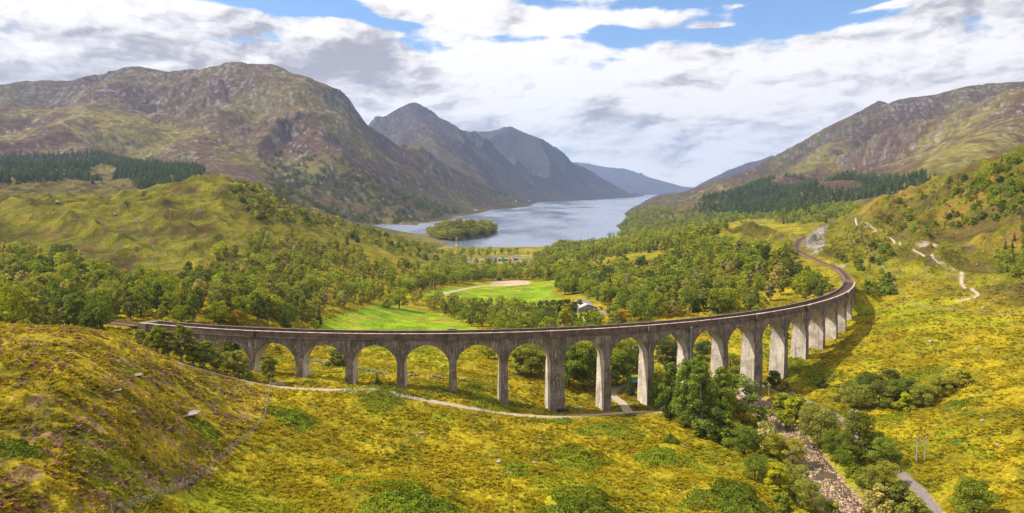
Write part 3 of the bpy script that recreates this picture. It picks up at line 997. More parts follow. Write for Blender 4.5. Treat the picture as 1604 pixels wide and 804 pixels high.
def rock_mat(t):
    a = t.n('ShaderNodeAttribute', attribute_name='col').outputs['Color']
    tc = t.n('ShaderNodeTexCoord').outputs['Object']
    n = t.noise(tc, 3, 6, .7)
    c = t.mix(1.0, a, t.mix(t.ramp(n, .3, .7), (.6, .6, .6), (1.35, 1.35, 1.35)), 'MULTIPLY')
    return pbsdf(t, c, .9, .2, n, 0, .1, .6)


M_ROCK = mat('rock', rock_mat)


def merged(name, protos, pos, scl, rot, tints, mats, smooth=False, sclz=None):
    """replicates small prototype meshes into ONE mesh. protos: list of (V,F,colour or None)"""
    n = len(pos); pick = RNG.integers(0, len(protos), n)
    VV = []; FF = []; CC = []; off = 0
    for k, (pv, pf, pc) in enumerate(protos):
        m = np.where(pick == k)[0]
        if not len(m): continue
        c, s_ = np.cos(rot[m]), np.sin(rot[m])
        x = pv[None, :, 0] * c[:, None] - pv[None, :, 1] * s_[:, None]
        y = pv[None, :, 0] * s_[:, None] + pv[None, :, 1] * c[:, None]
        z = np.repeat(pv[None, :, 2], len(m), 0)
        S = scl[m][:, None]; SZ = (sclz[m] if sclz is not None else scl[m])[:, None]
        P = np.stack([x * S + pos[m, 0:1], y * S + pos[m, 1:2], z * SZ + pos[m, 2:3]], -1).reshape(-1, 3)
        Fk = (pf[None] + (np.arange(len(m)) * len(pv))[:, None, None] + off).reshape(-1, pf.shape[1])
        pcc = np.ones((len(pv), 3)) if pc is None else pc
        Ck = (pcc[None] * tints[m][:, None, :]).reshape(-1, 3)
        VV.append(P); FF.append(Fk); CC.append(Ck); off += len(P)
    return mesh_from(name, np.concatenate(VV), np.concatenate(FF), mats, None, smooth, np.concatenate(CC))


# stones of the river bed
RP = [rock_verts(k, 0) + (None,) for k in range(8)]
n = 6500
k = RNG.integers(0, len(RIVER) - 1, n)
T = np.gradient(RIVER[:, :2], axis=0); T /= np.linalg.norm(T, axis=1)[:, None]; Nn = np.stack([T[:, 1], -T[:, 0]], 1)
off = RNG.normal(0, 3.7, n).clip(-8.2, 8.2)
pos = RIVER[k][:, :2] + Nn[k] * off[:, None] + T[k] * RNG.uniform(-1.5, 1.5, (n, 1))
zz = np.maximum(ground(pos[:, 0], pos[:, 1]), RIVER[k][:, 2] - .62)
sc_ = RNG.uniform(.14, .36, n) * (1 + 1.2 * (RNG.random(n) > .93))
keep = fbm(pos[:, 0], pos[:, 1], 9, 2, .5, 71) > -.35
tint = np.array([(.38, .255, .16)]) * RNG.uniform(.45, 1.35, (n, 1)) + RNG.uniform(-.03, .05, (n, 1))
me = merged('river_stones', RP, np.column_stack([pos, zz])[keep], sc_[keep], RNG.uniform(0, 6.3, n)[keep], tint[keep], [M_ROCK])
link('river_stones', me, kind='stuff')


# ------------------------------------------------------------------ the viaduct
def stone(t, dark):
    tc = t.n('ShaderNodeTexCoord').outputs['UV']        # u = metres along, v = height in metres
    sp = t.n('ShaderNodeSeparateXYZ'); t.link(tc, sp.inputs[0]); u, v, _ = sp.outputs
    geo = t.n('ShaderNodeNewGeometry').outputs['Position']
    streak = t.noise(t.mapping(tc, (3.2, .22, 1)), 1.0, 5, .65)
    streak2 = t.noise(t.mapping(tc, (1.3, .10, 1), (7, 3, 0)), 1.0, 5, .6)
    blot = t.noise(geo, .25, 6, .65)
    fine = t.noise(geo, 2.5, 5, .7)
    board = t.n('ShaderNodeTexBrick'); t.link(tc, board.inputs['Vector'])
    board.inputs['Scale'].default_value = 1.0; board.inputs['Brick Width'].default_value = 1.1; board.inputs['Row Height'].default_value = .42
    board.inputs['Mortar Size'].default_value = .03; board.inputs['Mortar Smooth'].default_value = .4
    board.inputs['Color1'].default_value = (1, 1, 1, 1); board.inputs['Color2'].default_value = (.72, .72, .72, 1); board.inputs['Mortar'].default_value = (.45, .45, .45, 1)
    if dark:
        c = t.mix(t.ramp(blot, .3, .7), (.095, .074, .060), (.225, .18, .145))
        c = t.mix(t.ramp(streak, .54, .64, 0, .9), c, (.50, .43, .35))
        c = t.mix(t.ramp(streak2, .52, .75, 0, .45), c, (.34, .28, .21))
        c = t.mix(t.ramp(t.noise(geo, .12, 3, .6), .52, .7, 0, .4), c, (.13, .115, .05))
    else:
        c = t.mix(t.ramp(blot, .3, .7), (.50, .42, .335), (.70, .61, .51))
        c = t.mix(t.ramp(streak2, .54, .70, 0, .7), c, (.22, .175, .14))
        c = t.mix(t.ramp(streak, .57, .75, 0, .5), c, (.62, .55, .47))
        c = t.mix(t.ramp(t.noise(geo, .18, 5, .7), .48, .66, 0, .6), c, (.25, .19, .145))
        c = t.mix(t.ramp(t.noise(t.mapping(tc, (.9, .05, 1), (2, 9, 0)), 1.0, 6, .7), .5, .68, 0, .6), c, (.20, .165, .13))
    c = t.mix(.75 if dark else .55, c, t.mix(1.0, c, board.outputs['Color'], 'MULTIPLY'))
    c = t.mix(1.0, c, t.mix(t.ramp(fine, .3, .7), (.72,) * 3, (1.28,) * 3), 'MULTIPLY')
    return pbsdf(t, c, .92, .15, fine, 0, .12, .5)


M_DARK = mat('weathered_concrete', lambda t: stone(t, True))
M_PALE = mat('pale_concrete', lambda t: stone(t, False))
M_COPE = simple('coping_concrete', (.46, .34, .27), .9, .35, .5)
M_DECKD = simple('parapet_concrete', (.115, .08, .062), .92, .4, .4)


def add_uv(me):
    """u along the arc, v height, in metres, for the streaks"""
    uv = me.uv_layers.new(name='UVMap')
    n = len(me.loops); vi = np.zeros(n, np.int32); me.loops.foreach_get('vertex_index', vi)
    co = np.zeros(len(me.vertices) * 3, np.float32); me.vertices.foreach_get('co', co); co = co.reshape(-1, 3)
    a = np.arctan2(co[:, 0] - VCX, VCY - co[:, 1]); rr = np.hypot(co[:, 0] - VCX, co[:, 1] - VCY)
    u = a * VR + rr * 1.0; v = co[:, 2]
    out = np.stack([u[vi], v[vi]], 1).astype(np.float32)
    uv.data.foreach_set('uv', out.ravel())


class VB(MB):
    """builder in viaduct coordinates: arc angle a, radius r, height below the coping"""
    def block(s, a0, a1, r0, r1, z0, z1, n=1, m=0, z0b=None):
        for k in range(n):
            p = a0 + (a1 - a0) * k / n; q = a0 + (a1 - a0) * (k + 1) / n
            s.hexa([VP(p, r0, z0), VP(q, r0, z0), VP(q, r1, z0), VP(p, r1, z0), VP(p, r0, z1), VP(q, r0, z1), VP(q, r1, z1), VP(p, r1, z1)][::1], m)

    def strip(s, a0, a1, r0, r1, z0, z1, n, m=0):
        """closed bar without inner partitions"""
        b = len(s.v)
        for k in range(n + 1):
            p = a0 + (a1 - a0) * k / n
            s.v += [VP(p, r0, z0), VP(p, r1, z0), VP(p, r1, z1), VP(p, r0, z1)]
        for k in range(n):
            o = b + k * 4
            for i in range(4):
                j = (i + 1) % 4
                s.f.append((o + i, o + j, o + 4 + j, o + 4 + i)); s.m.append(m)
        s.f.append((b + 3, b + 2, b + 1, b)); s.m.append(m)
        o = b + n * 4; s.f.append((o, o + 1, o + 2, o + 3)); s.m.append(m)


RI = VR - 5.8
root = bpy.data.objects.new('railway_viaduct', None); COL.objects.link(root)
root['label'] = 'long curved concrete railway viaduct of round arches crossing the valley'
root['category'] = 'viaduct'
SPRING = -11.45
CROWN = -3.95
DECKZ = -1.95
thick = [2.2] * (NP_ + 1)
for i in (6, 11): thick[i] = 4.6


def vpart(name, b, mats, label=None, parent=root):
    me = b.mesh(name, mats); 
    import bmesh
    bm = bmesh.new(); bm.from_mesh(me); bmesh.ops.recalc_face_normals(bm, faces=bm.faces); bm.to_mesh(me); bm.free()
    add_uv(me)
    return link(name, me, parent, label)


# piers
for i in range(NP_):
    b = VB(); a = va[i]; t = thick[i]; ht = t / 2 / VR
    zb = float(ground(*VP(a, VR - 2.9)[:2])) - 1.6 - (VTOP + vz(a))
    ztop = SPRING
    # lower shaft, battered, slightly stouter than the upper one
    o = .32 + .012 * abs(zb - ztop); oh = .16
    lo = [VP(a - ht - o * .8 / VR, RI - o, zb), VP(a + ht + o * .8 / VR, RI - o, zb), VP(a + ht + o * .8 / VR, VR + o + .15, zb), VP(a - ht - o * .8 / VR, VR + o + .15, zb)]
    up = [VP(a - ht - oh * .8 / VR, RI - oh, ztop), VP(a + ht + oh * .8 / VR, RI - oh, ztop), VP(a + ht + oh * .8 / VR, VR + oh + .15, ztop), VP(a - ht - oh * .8 / VR, VR + oh + .15, ztop)]
    P = lo + up
    b.add(P, [(3, 2, 1, 0), (4, 5, 6, 7), (0, 1, 5, 4), (2, 3, 7, 6)], 0)
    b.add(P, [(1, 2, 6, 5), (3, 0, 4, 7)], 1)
    # pilasters that rise past the springing to the string course, outside and inside face
    hw = ht * .80
    for (r0, r1) in ((VR - .3, VR + .26), (RI - .26, RI + .3)):
        b.block(a - hw, a + hw, r0, r1, ztop + .001, -2.25, 1, 2 if i in (0, 2, 8, 10, 13) else 0)
    vpart('pier', b, [M_DARK, M_PALE, mat('lighter_concrete', lambda t: stone(t, True) if False else stone_mid(t)) if False else M_DARK],
          'broad double pier' if i in (6, 11) else None)

# arches: soffit, faces, haunches from pier centre to pier centre
for i in range(-1, NP_):
    ac0 = va[i] if i >= 0 else va[0] - 17.4 / VR
    ac1 = va[i + 1]
    h0 = (thick[i] if i >= 0 else 2.2) / 2 / VR; h1 = thick[i + 1] / 2 / VR
    s0, s1 = ac0 + h0, ac1 - h1
    if i == NP_ - 1: ac1 = s1 + 1.1 / VR
    if i == -1: ac0 = s0 - 1.1 / VR
    b = VB(); n = 30
    mid, half = (s0 + s1) / 2, (s1 - s0) / 2
    S = [(ac0, SPRING)] + [(mid - half * cos(pi * k / n), SPRING + (CROWN - SPRING) * sin(pi * k / n)) for k in range(n + 1)] + [(ac1, SPRING)]
    base = len(b.v)
    for (a, z) in S: b.v += [VP(a, RI, z), VP(a, VR, z), VP(a, VR, DECKZ), VP(a, RI, DECKZ)]
    for k in range(len(S) - 1):
        o = base + k * 4
        soff = 0 < k < len(S) - 2
        b.f += [(o, o + 1, o + 5, o + 4), (o + 1, o + 2, o + 6, o + 5), (o + 2, o + 3, o + 7, o + 6), (o + 3, o, o + 4, o + 7)]
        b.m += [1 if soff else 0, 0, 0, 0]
    e = base + (len(S) - 1) * 4
    b.f += [(base, base + 3, base + 2, base + 1), (e, e + 1, e + 2, e + 3)]; b.m += [0, 0]
    ar = vpart('arch', b, [M_DARK, M_PALE])
    # ring of voussoirs, proud of the face
    g = VB()
    for (r0, r1) in ((VR - .1, VR + .10), (RI - .10, RI + .1)):
        bb = len(g.v); th_ = .62
        for k in range(n + 1):
            c_, s_ = cos(pi * k / n), sin(pi * k / n)
            ai, zi = mid - (half - .03 / VR) * c_, SPRING + (CROWN - SPRING - .03) * s_
            ao, zo = mid - (half + th_ / VR) * c_, SPRING + (CROWN - SPRING + th_) * s_
            g.v += [VP(ai, r0, zi), VP(ao, r0, zo), VP(ao, r1, zo), VP(ai, r1, zi)]
        for k in range(n):
            o = bb + k * 4
            for q in range(4):
                g.f.append((o + q, o + (q + 1) % 4, o + 4 + (q + 1) % 4, o + 4 + q)); g.m.append(0)
    vpart('arch_ring', g, [mat('ring_concrete', lambda t: ring_mat(t))] if False else [M_DARK], parent=ar)

# abutments
b = VB(); aL1 = va[0] - 17.4 / VR + .005 / VR
b.strip(A_L, aL1, RI, VR, -16, DECKZ, 10); b.strip(A_L - .004, A_L + .012, RI - .3, VR + .35, -16, -.1, 1)
b.strip(aL1 - 2.4 / VR, aL1 - .02 / VR, RI - .25, VR + .3, -20, -2.26, 2)
vpart('abutment', b, [M_DARK])
b = VB(); aR0 = va[NP_] - 1.1 / VR + 1.1 / VR
b.strip(aR0 - 0.01 / VR, A_R, RI, VR, -19, DECKZ, 6); b.strip(aR0 + .05 / VR, aR0 + 2.4 / VR, RI - .25, VR + .3, -22, -2.26, 2)
b.strip(A_R - 1.5 / VR, A_R + .5 / VR, RI - .4, VR + .4, -16, .12, 1)
vpart('abutment', b, [M_DARK])

# deck, string courses, parapets, copings
NSEG = 150
b = VB(); b.strip(A_L, A_R, RI + .46, VR - .46, DECKZ + .004, -1.55, NSEG); vpart('deck', b, [simple('deck_ballast', (.17, .12, .095), .95, .4, 1.5)])
b = VB(); b.strip(A_L, A_R, VR - .05, VR + .34, -2.25, -1.93, NSEG); b.strip(A_L, A_R, RI - .34, RI + .05, -2.25, -1.93, NSEG); vpart('string_course', b, [M_DECKD])
REFUGE = [0, 4, 6, 8, 11, 13, 16]


def parapet(rin, rout, inner):
    b = VB(); b.strip(A_L, A_R, rin, rout, DECKZ + .002, -.13, NSEG)
    p = vpart('parapet', b, [M_DECKD])
    c = VB()
    # coping in long slabs with fine open joints
    n = 96
    for k in range(n):
        a0 = A_L + (A_R - A_L) * k / n; a1 = A_L + (A_R - A_L) * (k + 1) / n
        dz = random.uniform(-.02, .03)
        c.strip(a0 + .03 / VR, a1 - .03 / VR, rin - .10, rout + .12, -.128, .03 + dz, 3)
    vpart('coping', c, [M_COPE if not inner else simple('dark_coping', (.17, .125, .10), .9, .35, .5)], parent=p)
    return p


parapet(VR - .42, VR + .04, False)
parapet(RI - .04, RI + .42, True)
for i in REFUGE:
    a = va[i]; hw = (1.6 if thick[i] < 3 else 2.6) / VR
    for sgn, r in ((1, VR), (-1, RI)):
        b = VB()
        r0, r1 = (r + .36, r + 1.15) if sgn > 0 else (r - 1.15, r - .36)
        b.strip(a - hw, a + hw, r0, r1, -2.26, -1.6, 1)
        rr0, rr1 = (r1 - .34, r1 + .002) if sgn > 0 else (r0 - .002, r0 + .34)
        b.strip(a - hw, a + hw, rr0, rr1, -1.598, .10, 1)
        for aa in (a - hw, a + hw - .35 / VR):
            b.strip(aa, aa + .35 / VR, min(r + .05 * sgn, rr0 if sgn > 0 else rr1), max(r + .05 * sgn, rr0 if sgn > 0 else rr1), -1.598, .10, 1)
        b.strip(a - hw - .1 / VR, a + hw + .1 / VR, rr0 - .08, rr1 + .08, .102, .24, 1, 1)
        vpart('refuge', b, [M_DECKD, M_COPE if sgn > 0 else M_DECKD])
# drainpipe on the tenth pier
b = VB()
a = va[9]
x, y, z = VP(a - .2 / VR, VR + .5, 0)
b.tube([(x, y, z - 2.0), (x, y, z - 26)], .14, 8); b.strip(a - .6 / VR, a + .2 / VR, VR + .3, VR + .75, -2.3, -1.7, 1)
vpart('drainpipe', b, [simple('pipe_grey', (.30, .36, .42), .5, .15, 2)])

# ------------------------------------------------------------------ railway track
tr = bpy.data.objects.new('railway_track', None); COL.objects.link(tr)
tr['label'] = 'single rusty railway track running over the viaduct and into the cutting'; tr['category'] = 'railway track'
RT = RAIL[:, :2]
T = np.gradient(RT, axis=0); T /= np.linalg.norm(T, axis=1)[:, None]; Nn = np.stack([T[:, 1], -T[:, 0]], 1)
aa = np.arctan2(RT[:, 0] - VCX, VCY - RT[:, 1])
RZ = np.where((aa < A_R + .3) & (aa > A_L - .3), VTOP + VG * (aa - VA0) * VR - 1.55, VTOP - 1.55)
dz_ = VTOP + VG * (A_R + .3 - VA0) * VR - 1.55
RZ = np.where(RT[:, 1] > 395, VTOP + VG * (A_R - VA0) * VR - 1.5, RZ)
RZ = np.where(RT[:, 0] < -145, VTOP + VG * (A_L - VA0) * VR - 1.5, RZ)
RZ = np.convolve(np.pad(RZ, 4, 'edge'), np.ones(9) / 9, 'valid')
gz = ground(RT[:, 0], RT[:, 1])
off_v = (RT[:, 1] > 400) | (RT[:, 0] < -146)
RZ = np.where(off_v, np.maximum(RZ, gz + .35), RZ)


def along(o, z0, z1, w, name, m, parent, n=4):
    b = MB(); base = 0
    prof = [(o - w / 2, z0), (o + w / 2, z0), (o + w * .36, z1), (o - w * .36, z1)]
    for i in range(len(RT)):
        for (q, z) in prof: p = RT[i] + Nn[i] * q; b.v.append((p[0], p[1], RZ[i] + z))
    for i in range(len(RT) - 1):
        for q in range(4):
            b.f.append((i * 4 + q, i * 4 + (q + 1) % 4, i * 4 + 4 + (q + 1) % 4, i * 4 + 4 + q)); b.m.append(0)
    return link(name, b.mesh(name, [m]), parent)


M_BALL = simple('rusty_ballast', (.165, .095, .07), .95, .45, 1.2)
M_RAIL = simple('rusted_rail', (.26, .14, .10), .55, .3, 3, .3)
along(0, -.25, .16, 3.7, 'ballast', M_BALL, tr)
along(-.75, .26, .40, .12, 'rail', M_RAIL, tr); along(.75, .26, .40, .12, 'rail', M_RAIL, tr)
b = MB(); s = 0
cum = np.concatenate([[0], np.cumsum(np.linalg.norm(np.diff(RT, axis=0), axis=1))])
for s in np.arange(0, cum[-1], .9):
    x = np.interp(s, cum, RT[:, 0]); y = np.interp(s, cum, RT[:, 1]); z = np.interp(s, cum, RZ)
    i = min(np.searchsorted(cum, s), len(RT) - 1); b.box((x, y, z + .2), (2.5, .28, .14), math.atan2(Nn[i][1], Nn[i][0]))
o = link('sleepers', b.mesh('sleepers', [simple('sleeper', (.10, .062, .045), .9, .4, 2)]), tr); o['kind'] = 'stuff'
# ------------------------------------------------------------------ trees
HM = np.maximum.accumulate((GZ - CAMZ) / RR, axis=0)


def visible(x, y, ztop):
    r = np.hypot(x, y); t = np.arctan2(x, y)
    i = np.clip(np.searchsorted(rows, r) - 2, 0, NR - 1); j = np.clip(np.searchsorted(th, t), 0, NT_ - 1)
    return (ztop - CAMZ) / r > HM[i, j] - 0.002


def foliage(blobs, n, size, seed, col, var=.28, flat=0.0, shell=.62, hang=0.0):
    """leaf clumps as small quads scattered through a set of ellipsoid boughs"""
    r = np.random.default_rng(seed); B = np.array([b[:6] for b in blobs], float)
    vol = (B[:, 3] * B[:, 4] * B[:, 5]) ** .67; k = r.choice(len(B), n, p=vol / vol.sum())
    d = r.normal(size=(n, 3)); d /= np.linalg.norm(d, axis=1)[:, None]
    rad = shell + (1.08 - shell) * r.random(n) ** .6
    C = B[k, :3] + d * B[k, 3:6] * rad[:, None]
    C[:, 2] -= hang * r.random(n)
    nv = d * .8 + r.normal(size=(n, 3)) * .7 + np.array([0, 0, .45 + flat]); nv /= np.linalg.norm(nv, axis=1)[:, None]
    u = np.cross(nv, r.normal(size=(n, 3))); u /= np.linalg.norm(u, axis=1)[:, None] + 1e-9; w = np.cross(nv, u)
    s = size * r.uniform(.6, 1.35, n)[:, None]
    a, b = u * s * .5, w * s * .5 * r.uniform(.45, .9, n)[:, None]
    V = np.stack([C - a, C - b * .9, C + a, C + b * 1.1], 1).reshape(-1, 3)
    F = np.arange(n * 4).reshape(n, 4)
    bt = r.uniform(1 - var * .8, 1 + var * .8, len(B))
    lt = r.uniform(1 - var, 1 + var, n) * bt[k]
    yel = r.random(n)[:, None] * .25
    base = np.array(col)[None] * np.array([[1.92, 1.74, 1.6]]) * lt[:, None]; base = base * (1 + yel * np.array([[.7, .35, -.3]]))
    return V, F, np.repeat(base, 4, 0)


def tubes(segs, col, n=5):
    V = []; F = []
    for P, R in segs:
        mb = MB(); mb.tube(P, R, n, cap=False); b = len(V); V += mb.v; F += [tuple(b + i for i in f) for f in mb.f]
    V = np.array(V); return V, np.array(F), np.tile(np.array(col, float), (len(V), 1))


def join(*parts):
    V = []; F = []; C = []; o = 0
    for v, f, c in parts: V.append(v); F.append(f + o); C.append(c); o += len(v)
    return np.concatenate(V), np.concatenate(F), np.concatenate(C)


BARK = {'birch': (.26, .235, .20), 'broadleaf': (.10, .08, .055), 'alder': (.11, .09, .07), 'pine': (.21, .10, .055), 'conifer': (.09, .065, .045), 'shrub': (.12, .095, .07), 'dead': (.34, .30, .25)}
LEAF = {'birch': (.125, .150, .030), 'broadleaf': (.098, .142, .018), 'alder': (.095, .145, .022), 'pine': (.055, .082, .030), 'conifer': (.055, .088, .032), 'shrub': (.125, .145, .030), 'bright': (.135, .175, .016), 'grey': (.17, .18, .085),
        'bracken': (.145, .205, .018), 'dark': (.05, .075, .018), 'gold': (.19, .15, .016), 'heath': (.2, .1, .12)}


def tree_parts(kind, seed, n, size, leafcol=None, H=None):
    """returns (trunk, crown) arrays for a tree of unit-ish real size"""
    r = np.random.default_rng(seed); col = LEAF.get(leafcol or kind)
    segs = []; bl = []
    if kind in ('birch', 'broadleaf', 'alder', 'shrub'):
        H = H or {'birch': 11., 'broadleaf': 12., 'alder': 18., 'shrub': 3.4}[kind]
        W = {'birch': .215, 'broadleaf': .37, 'alder': .20, 'shrub': .58}[kind] * H
        lo = {'birch': .20, 'broadleaf': .20, 'alder': .08, 'shrub': .02}[kind] * H
        nb = {'birch': 26, 'broadleaf': 34, 'alder': 46, 'shrub': 20}[kind]
        lean = r.normal(0, .03, 2) * H
        segs.append(([(0, 0, -.6), (lean[0] * .2, lean[1] * .2, H * .3), (lean[0] * .6, lean[1] * .6, H * .65), (lean[0], lean[1], H * .93)], [H * .020 + .05, H * .016 + .03, H * .009 + .015, .02]))
        for k in range(nb):
            t = (k + r.random()) / nb
            z = lo + (H - lo) * t
            q = (z - lo) / (H - lo)
            if kind == 'birch': env = (math.sin(pi * min(1, q * .86 + .12)) ** .75)
            elif kind == 'broadleaf': env = max(.18, (1 - (abs(q - .42) / .62) ** 2.2)) ** .6
            elif kind == 'alder': env = (1 - q) ** .55 * min(1, .55 + q * 3) + .08
            else: env = max(.1, 1 - q ** 1.6) ** .6
            a = k * 2.4 + r.normal(0, .5); rr_ = W * env * r.uniform(.25, .95) ** .7
            br = W * r.uniform(.24, .42) * (.55 + .45 * env) * (1.0 if kind != 'alder' else .95)
            c = np.array([cos(a) * rr_ + lean[0] * q, sin(a) * rr_ + lean[1] * q, min(z, H - br * .5)])
            bl.append((*c, br, br, br * r.uniform(.6, .95) * (1.25 if kind in ('birch', 'alder') else .85)))
            if k % 3 == 0 and kind != 'shrub':
                z0 = max(H * .12, c[2] - rr_ * .8 - H * .04)
                segs.append(([(lean[0] * z0 / H, lean[1] * z0 / H, z0), ((c[0]) * .6, c[1] * .6, z0 + (c[2] - z0) * .55), tuple(c)], [H * .008 + .02, H * .005 + .01, .012]))
            if kind == 'shrub' and k % 4 == 0: segs.append(([(0, 0, -.3), (c[0] * .5, c[1] * .5, c[2] * .6), tuple(c)], [.07, .05, .015]))
        crown = foliage(bl, n, size, seed + 1, col, .30, 0, .55 if kind != 'birch' else .35, .25 * H / 11 if kind == 'birch' else 0)
    elif kind == 'pine':
        H = H or 14.
        segs.append(([(0, 0, -.6), (.2, .1, H * .4), (-.1, .25, H * .7), (.15, 0, H * .95)], [.34, .27, .2, .05]))
        for k in range(16):
            q = .42 + .55 * (k + r.random()) / 16; a = k * 2.4 + r.normal(0, .4); rr_ = H * .27 * (1.15 - q) ** .4 * r.uniform(.4, 1)
            c = (cos(a) * rr_, sin(a) * rr_, H * q + r.uniform(0, .6)); br = H * r.uniform(.07, .12)
            bl.append((*c, br * 1.25, br * 1.25, br * .55))
            segs.append(([(0, .1, H * (q - .08)), (c[0] * .6, c[1] * .6, c[2] - .5), (c[0], c[1], c[2])], [.11, .07, .02]))
        crown = foliage(bl, n, size, seed + 1, col, .3, .5, .3)
    else:
        H = H or 14.
        segs.append(([(0, 0, -.6), (0, 0, H * .5), (0, 0, H * .97)], [.2, .13, .02]))
        layers = 15
        for k in range(layers):
            q = .06 + .93 * k / layers; R = H * .19 * (1 - q) ** .85 + .1
            m = max(3, int(8 * (1 - q)))
            for j in range(m):
                a = j * 2 * pi / m + k * 1.3 + r.normal(0, .2); rr_ = R * r.uniform(.5, .75)
                bl.append((cos(a) * rr_, sin(a) * rr_, H * q - R * .18, R * .42 + .12, R * .42 + .12, H * .034))
        bl.append((0, 0, H * .96, .18, .18, H * .04))
        crown = foliage(bl, n, size, seed + 1, col, .3, .1, .2, .3)
    return tubes(segs, BARK[kind], 5), crown


def leaf_mat(t):
    a = t.n('ShaderNodeAttribute', attribute_name='col').outputs['Color']
    rnd = t.n('ShaderNodeObjectInfo').outputs['Random']
    k = t.n('ShaderNodeValToRGB'); t.link(rnd, k.inputs[0])
    cr = k.color_ramp; cr.interpolation = 'LINEAR'
    cr.elements[0].color = (.72, .76, .85, 1); cr.elements[1].color = (1.35, 1.16, .75, 1)
    e = cr.elements.new(.35); e.color = (.95, .93, 1.0, 1); e = cr.elements.new(.7); e.color = (1.1, 1.12, .9, 1)
    c = t.mix(1.0, a, k.outputs[0], 'MULTIPLY')
    d = t.n('ShaderNodeBsdfDiffuse'); t.link(c, d.inputs[0])
    tl = t.n('ShaderNodeBsdfTranslucent'); t.link(t.mix(1.0, c, (1.25, 1.15, .6), 'MULTIPLY'), tl.inputs[0])
    mx = t.n('ShaderNodeMixShader'); mx.inputs[0].default_value = .36; t.link(d.outputs[0], mx.inputs[1]); t.link(tl.outputs[0], mx.inputs[2])
    return mx.outputs[0]


M_LEAF = mat('leaves', leaf_mat)


def bark_mat(t):
    a = t.n('ShaderNodeAttribute', attribute_name='col').outputs['Color']
    tc = t.n('ShaderNodeTexCoord').outputs['Object']; n = t.noise(tc, 4, 4, .6)
    return pbsdf(t, t.mix(1.0, a, t.mix(n, (.5,) * 3, (1.5,) * 3), 'MULTIPLY'), .9, .1)


M_BARK = mat('bark', bark_mat)
PROTO = {}


def proto(kind, var, lod, leafcol=None):
    key = (kind, var, lod, leafcol)
    if key in PROTO: return PROTO[key]
    n, s = {'near': (6500, .42), 'mid': (1700, .72), 'low': (200, 1.6)}[lod]
    if kind == 'alder': n = int(n * 1.5)
    if kind == 'shrub': n, s = {'near': (2800, .30), 'mid': (700, .5), 'low': (70, 1.0)}[lod]
    if kind in ('pine', 'conifer'): s *= .8
    if kind == 'birch': s *= .85
    tk, cr = tree_parts(kind, 100 + var * 7 + hash_(kind), n, s, leafcol)
    H = cr[0][:, 2].max()
    if lod == 'near':
        PROTO[key] = (mesh_from(kind + '_trunk', tk[0], tk[1], [M_BARK], None, True, tk[2]), mesh_from(kind + '_crown', cr[0], cr[1], [M_LEAF], None, False, cr[2]), H)
    elif lod == 'mid':
        v, f, c = join(tk, cr); PROTO[key] = (mesh_from(kind, v, f, [M_LEAF], None, False, c), None, H)
    else:
        tks = tubes([([(0, 0, -.6), (0, 0, H * .8)], [H * .02, .03])], BARK[kind], 3)
        v, f, c = join(tks, cr); PROTO[key] = (v, f, c, H)
    return PROTO[key]


def hash_(s): return sum(ord(c) * (i + 1) for i, c in enumerate(s)) % 97


NAME = {'birch': 'birch_tree', 'broadleaf': 'broadleaf_tree', 'alder': 'alder_tree', 'pine': 'pine_tree', 'conifer': 'spruce_tree', 'shrub': 'shrub'}
CATN = {'birch': 'birch tree', 'broadleaf': 'broadleaf tree', 'alder': 'alder tree', 'pine': 'pine tree', 'conifer': 'spruce tree', 'shrub': 'shrub'}


def tree(kind, x, y, h, label, group=None, lod=None, leafcol=None, var=None, wide=1.0, z=None):
    d = math.hypot(x, y)
    lod = lod or ('near' if d < 335 else 'mid'); var = random.randrange(4) if var is None else var
    P = proto(kind, var, lod, leafcol); s = h / P[2]
    z = float(ground(x, y)) if z is None else z
    rz = random.uniform(0, 6.28)
    nm = NAME[kind]
    if lod == 'near':
        o = bpy.data.objects.new(nm, None); COL.objects.link(o)
        o.location = (x, y, z - .05); o.rotation_euler = (0, 0, rz); o.scale = (s * wide, s * wide, s)
        link('trunk', P[0], o); link('crown', P[1], o)
    else:
        o = link(nm, P[0]); o.location = (x, y, z - .1); o.rotation_euler = (0, 0, rz); o.scale = (s * wide, s * wide, s)
    o['label'] = label; o['category'] = CATN[kind]
    if group: o['group'] = group
    return o


PLACED = []      # (x, y, radius) of trees set by hand
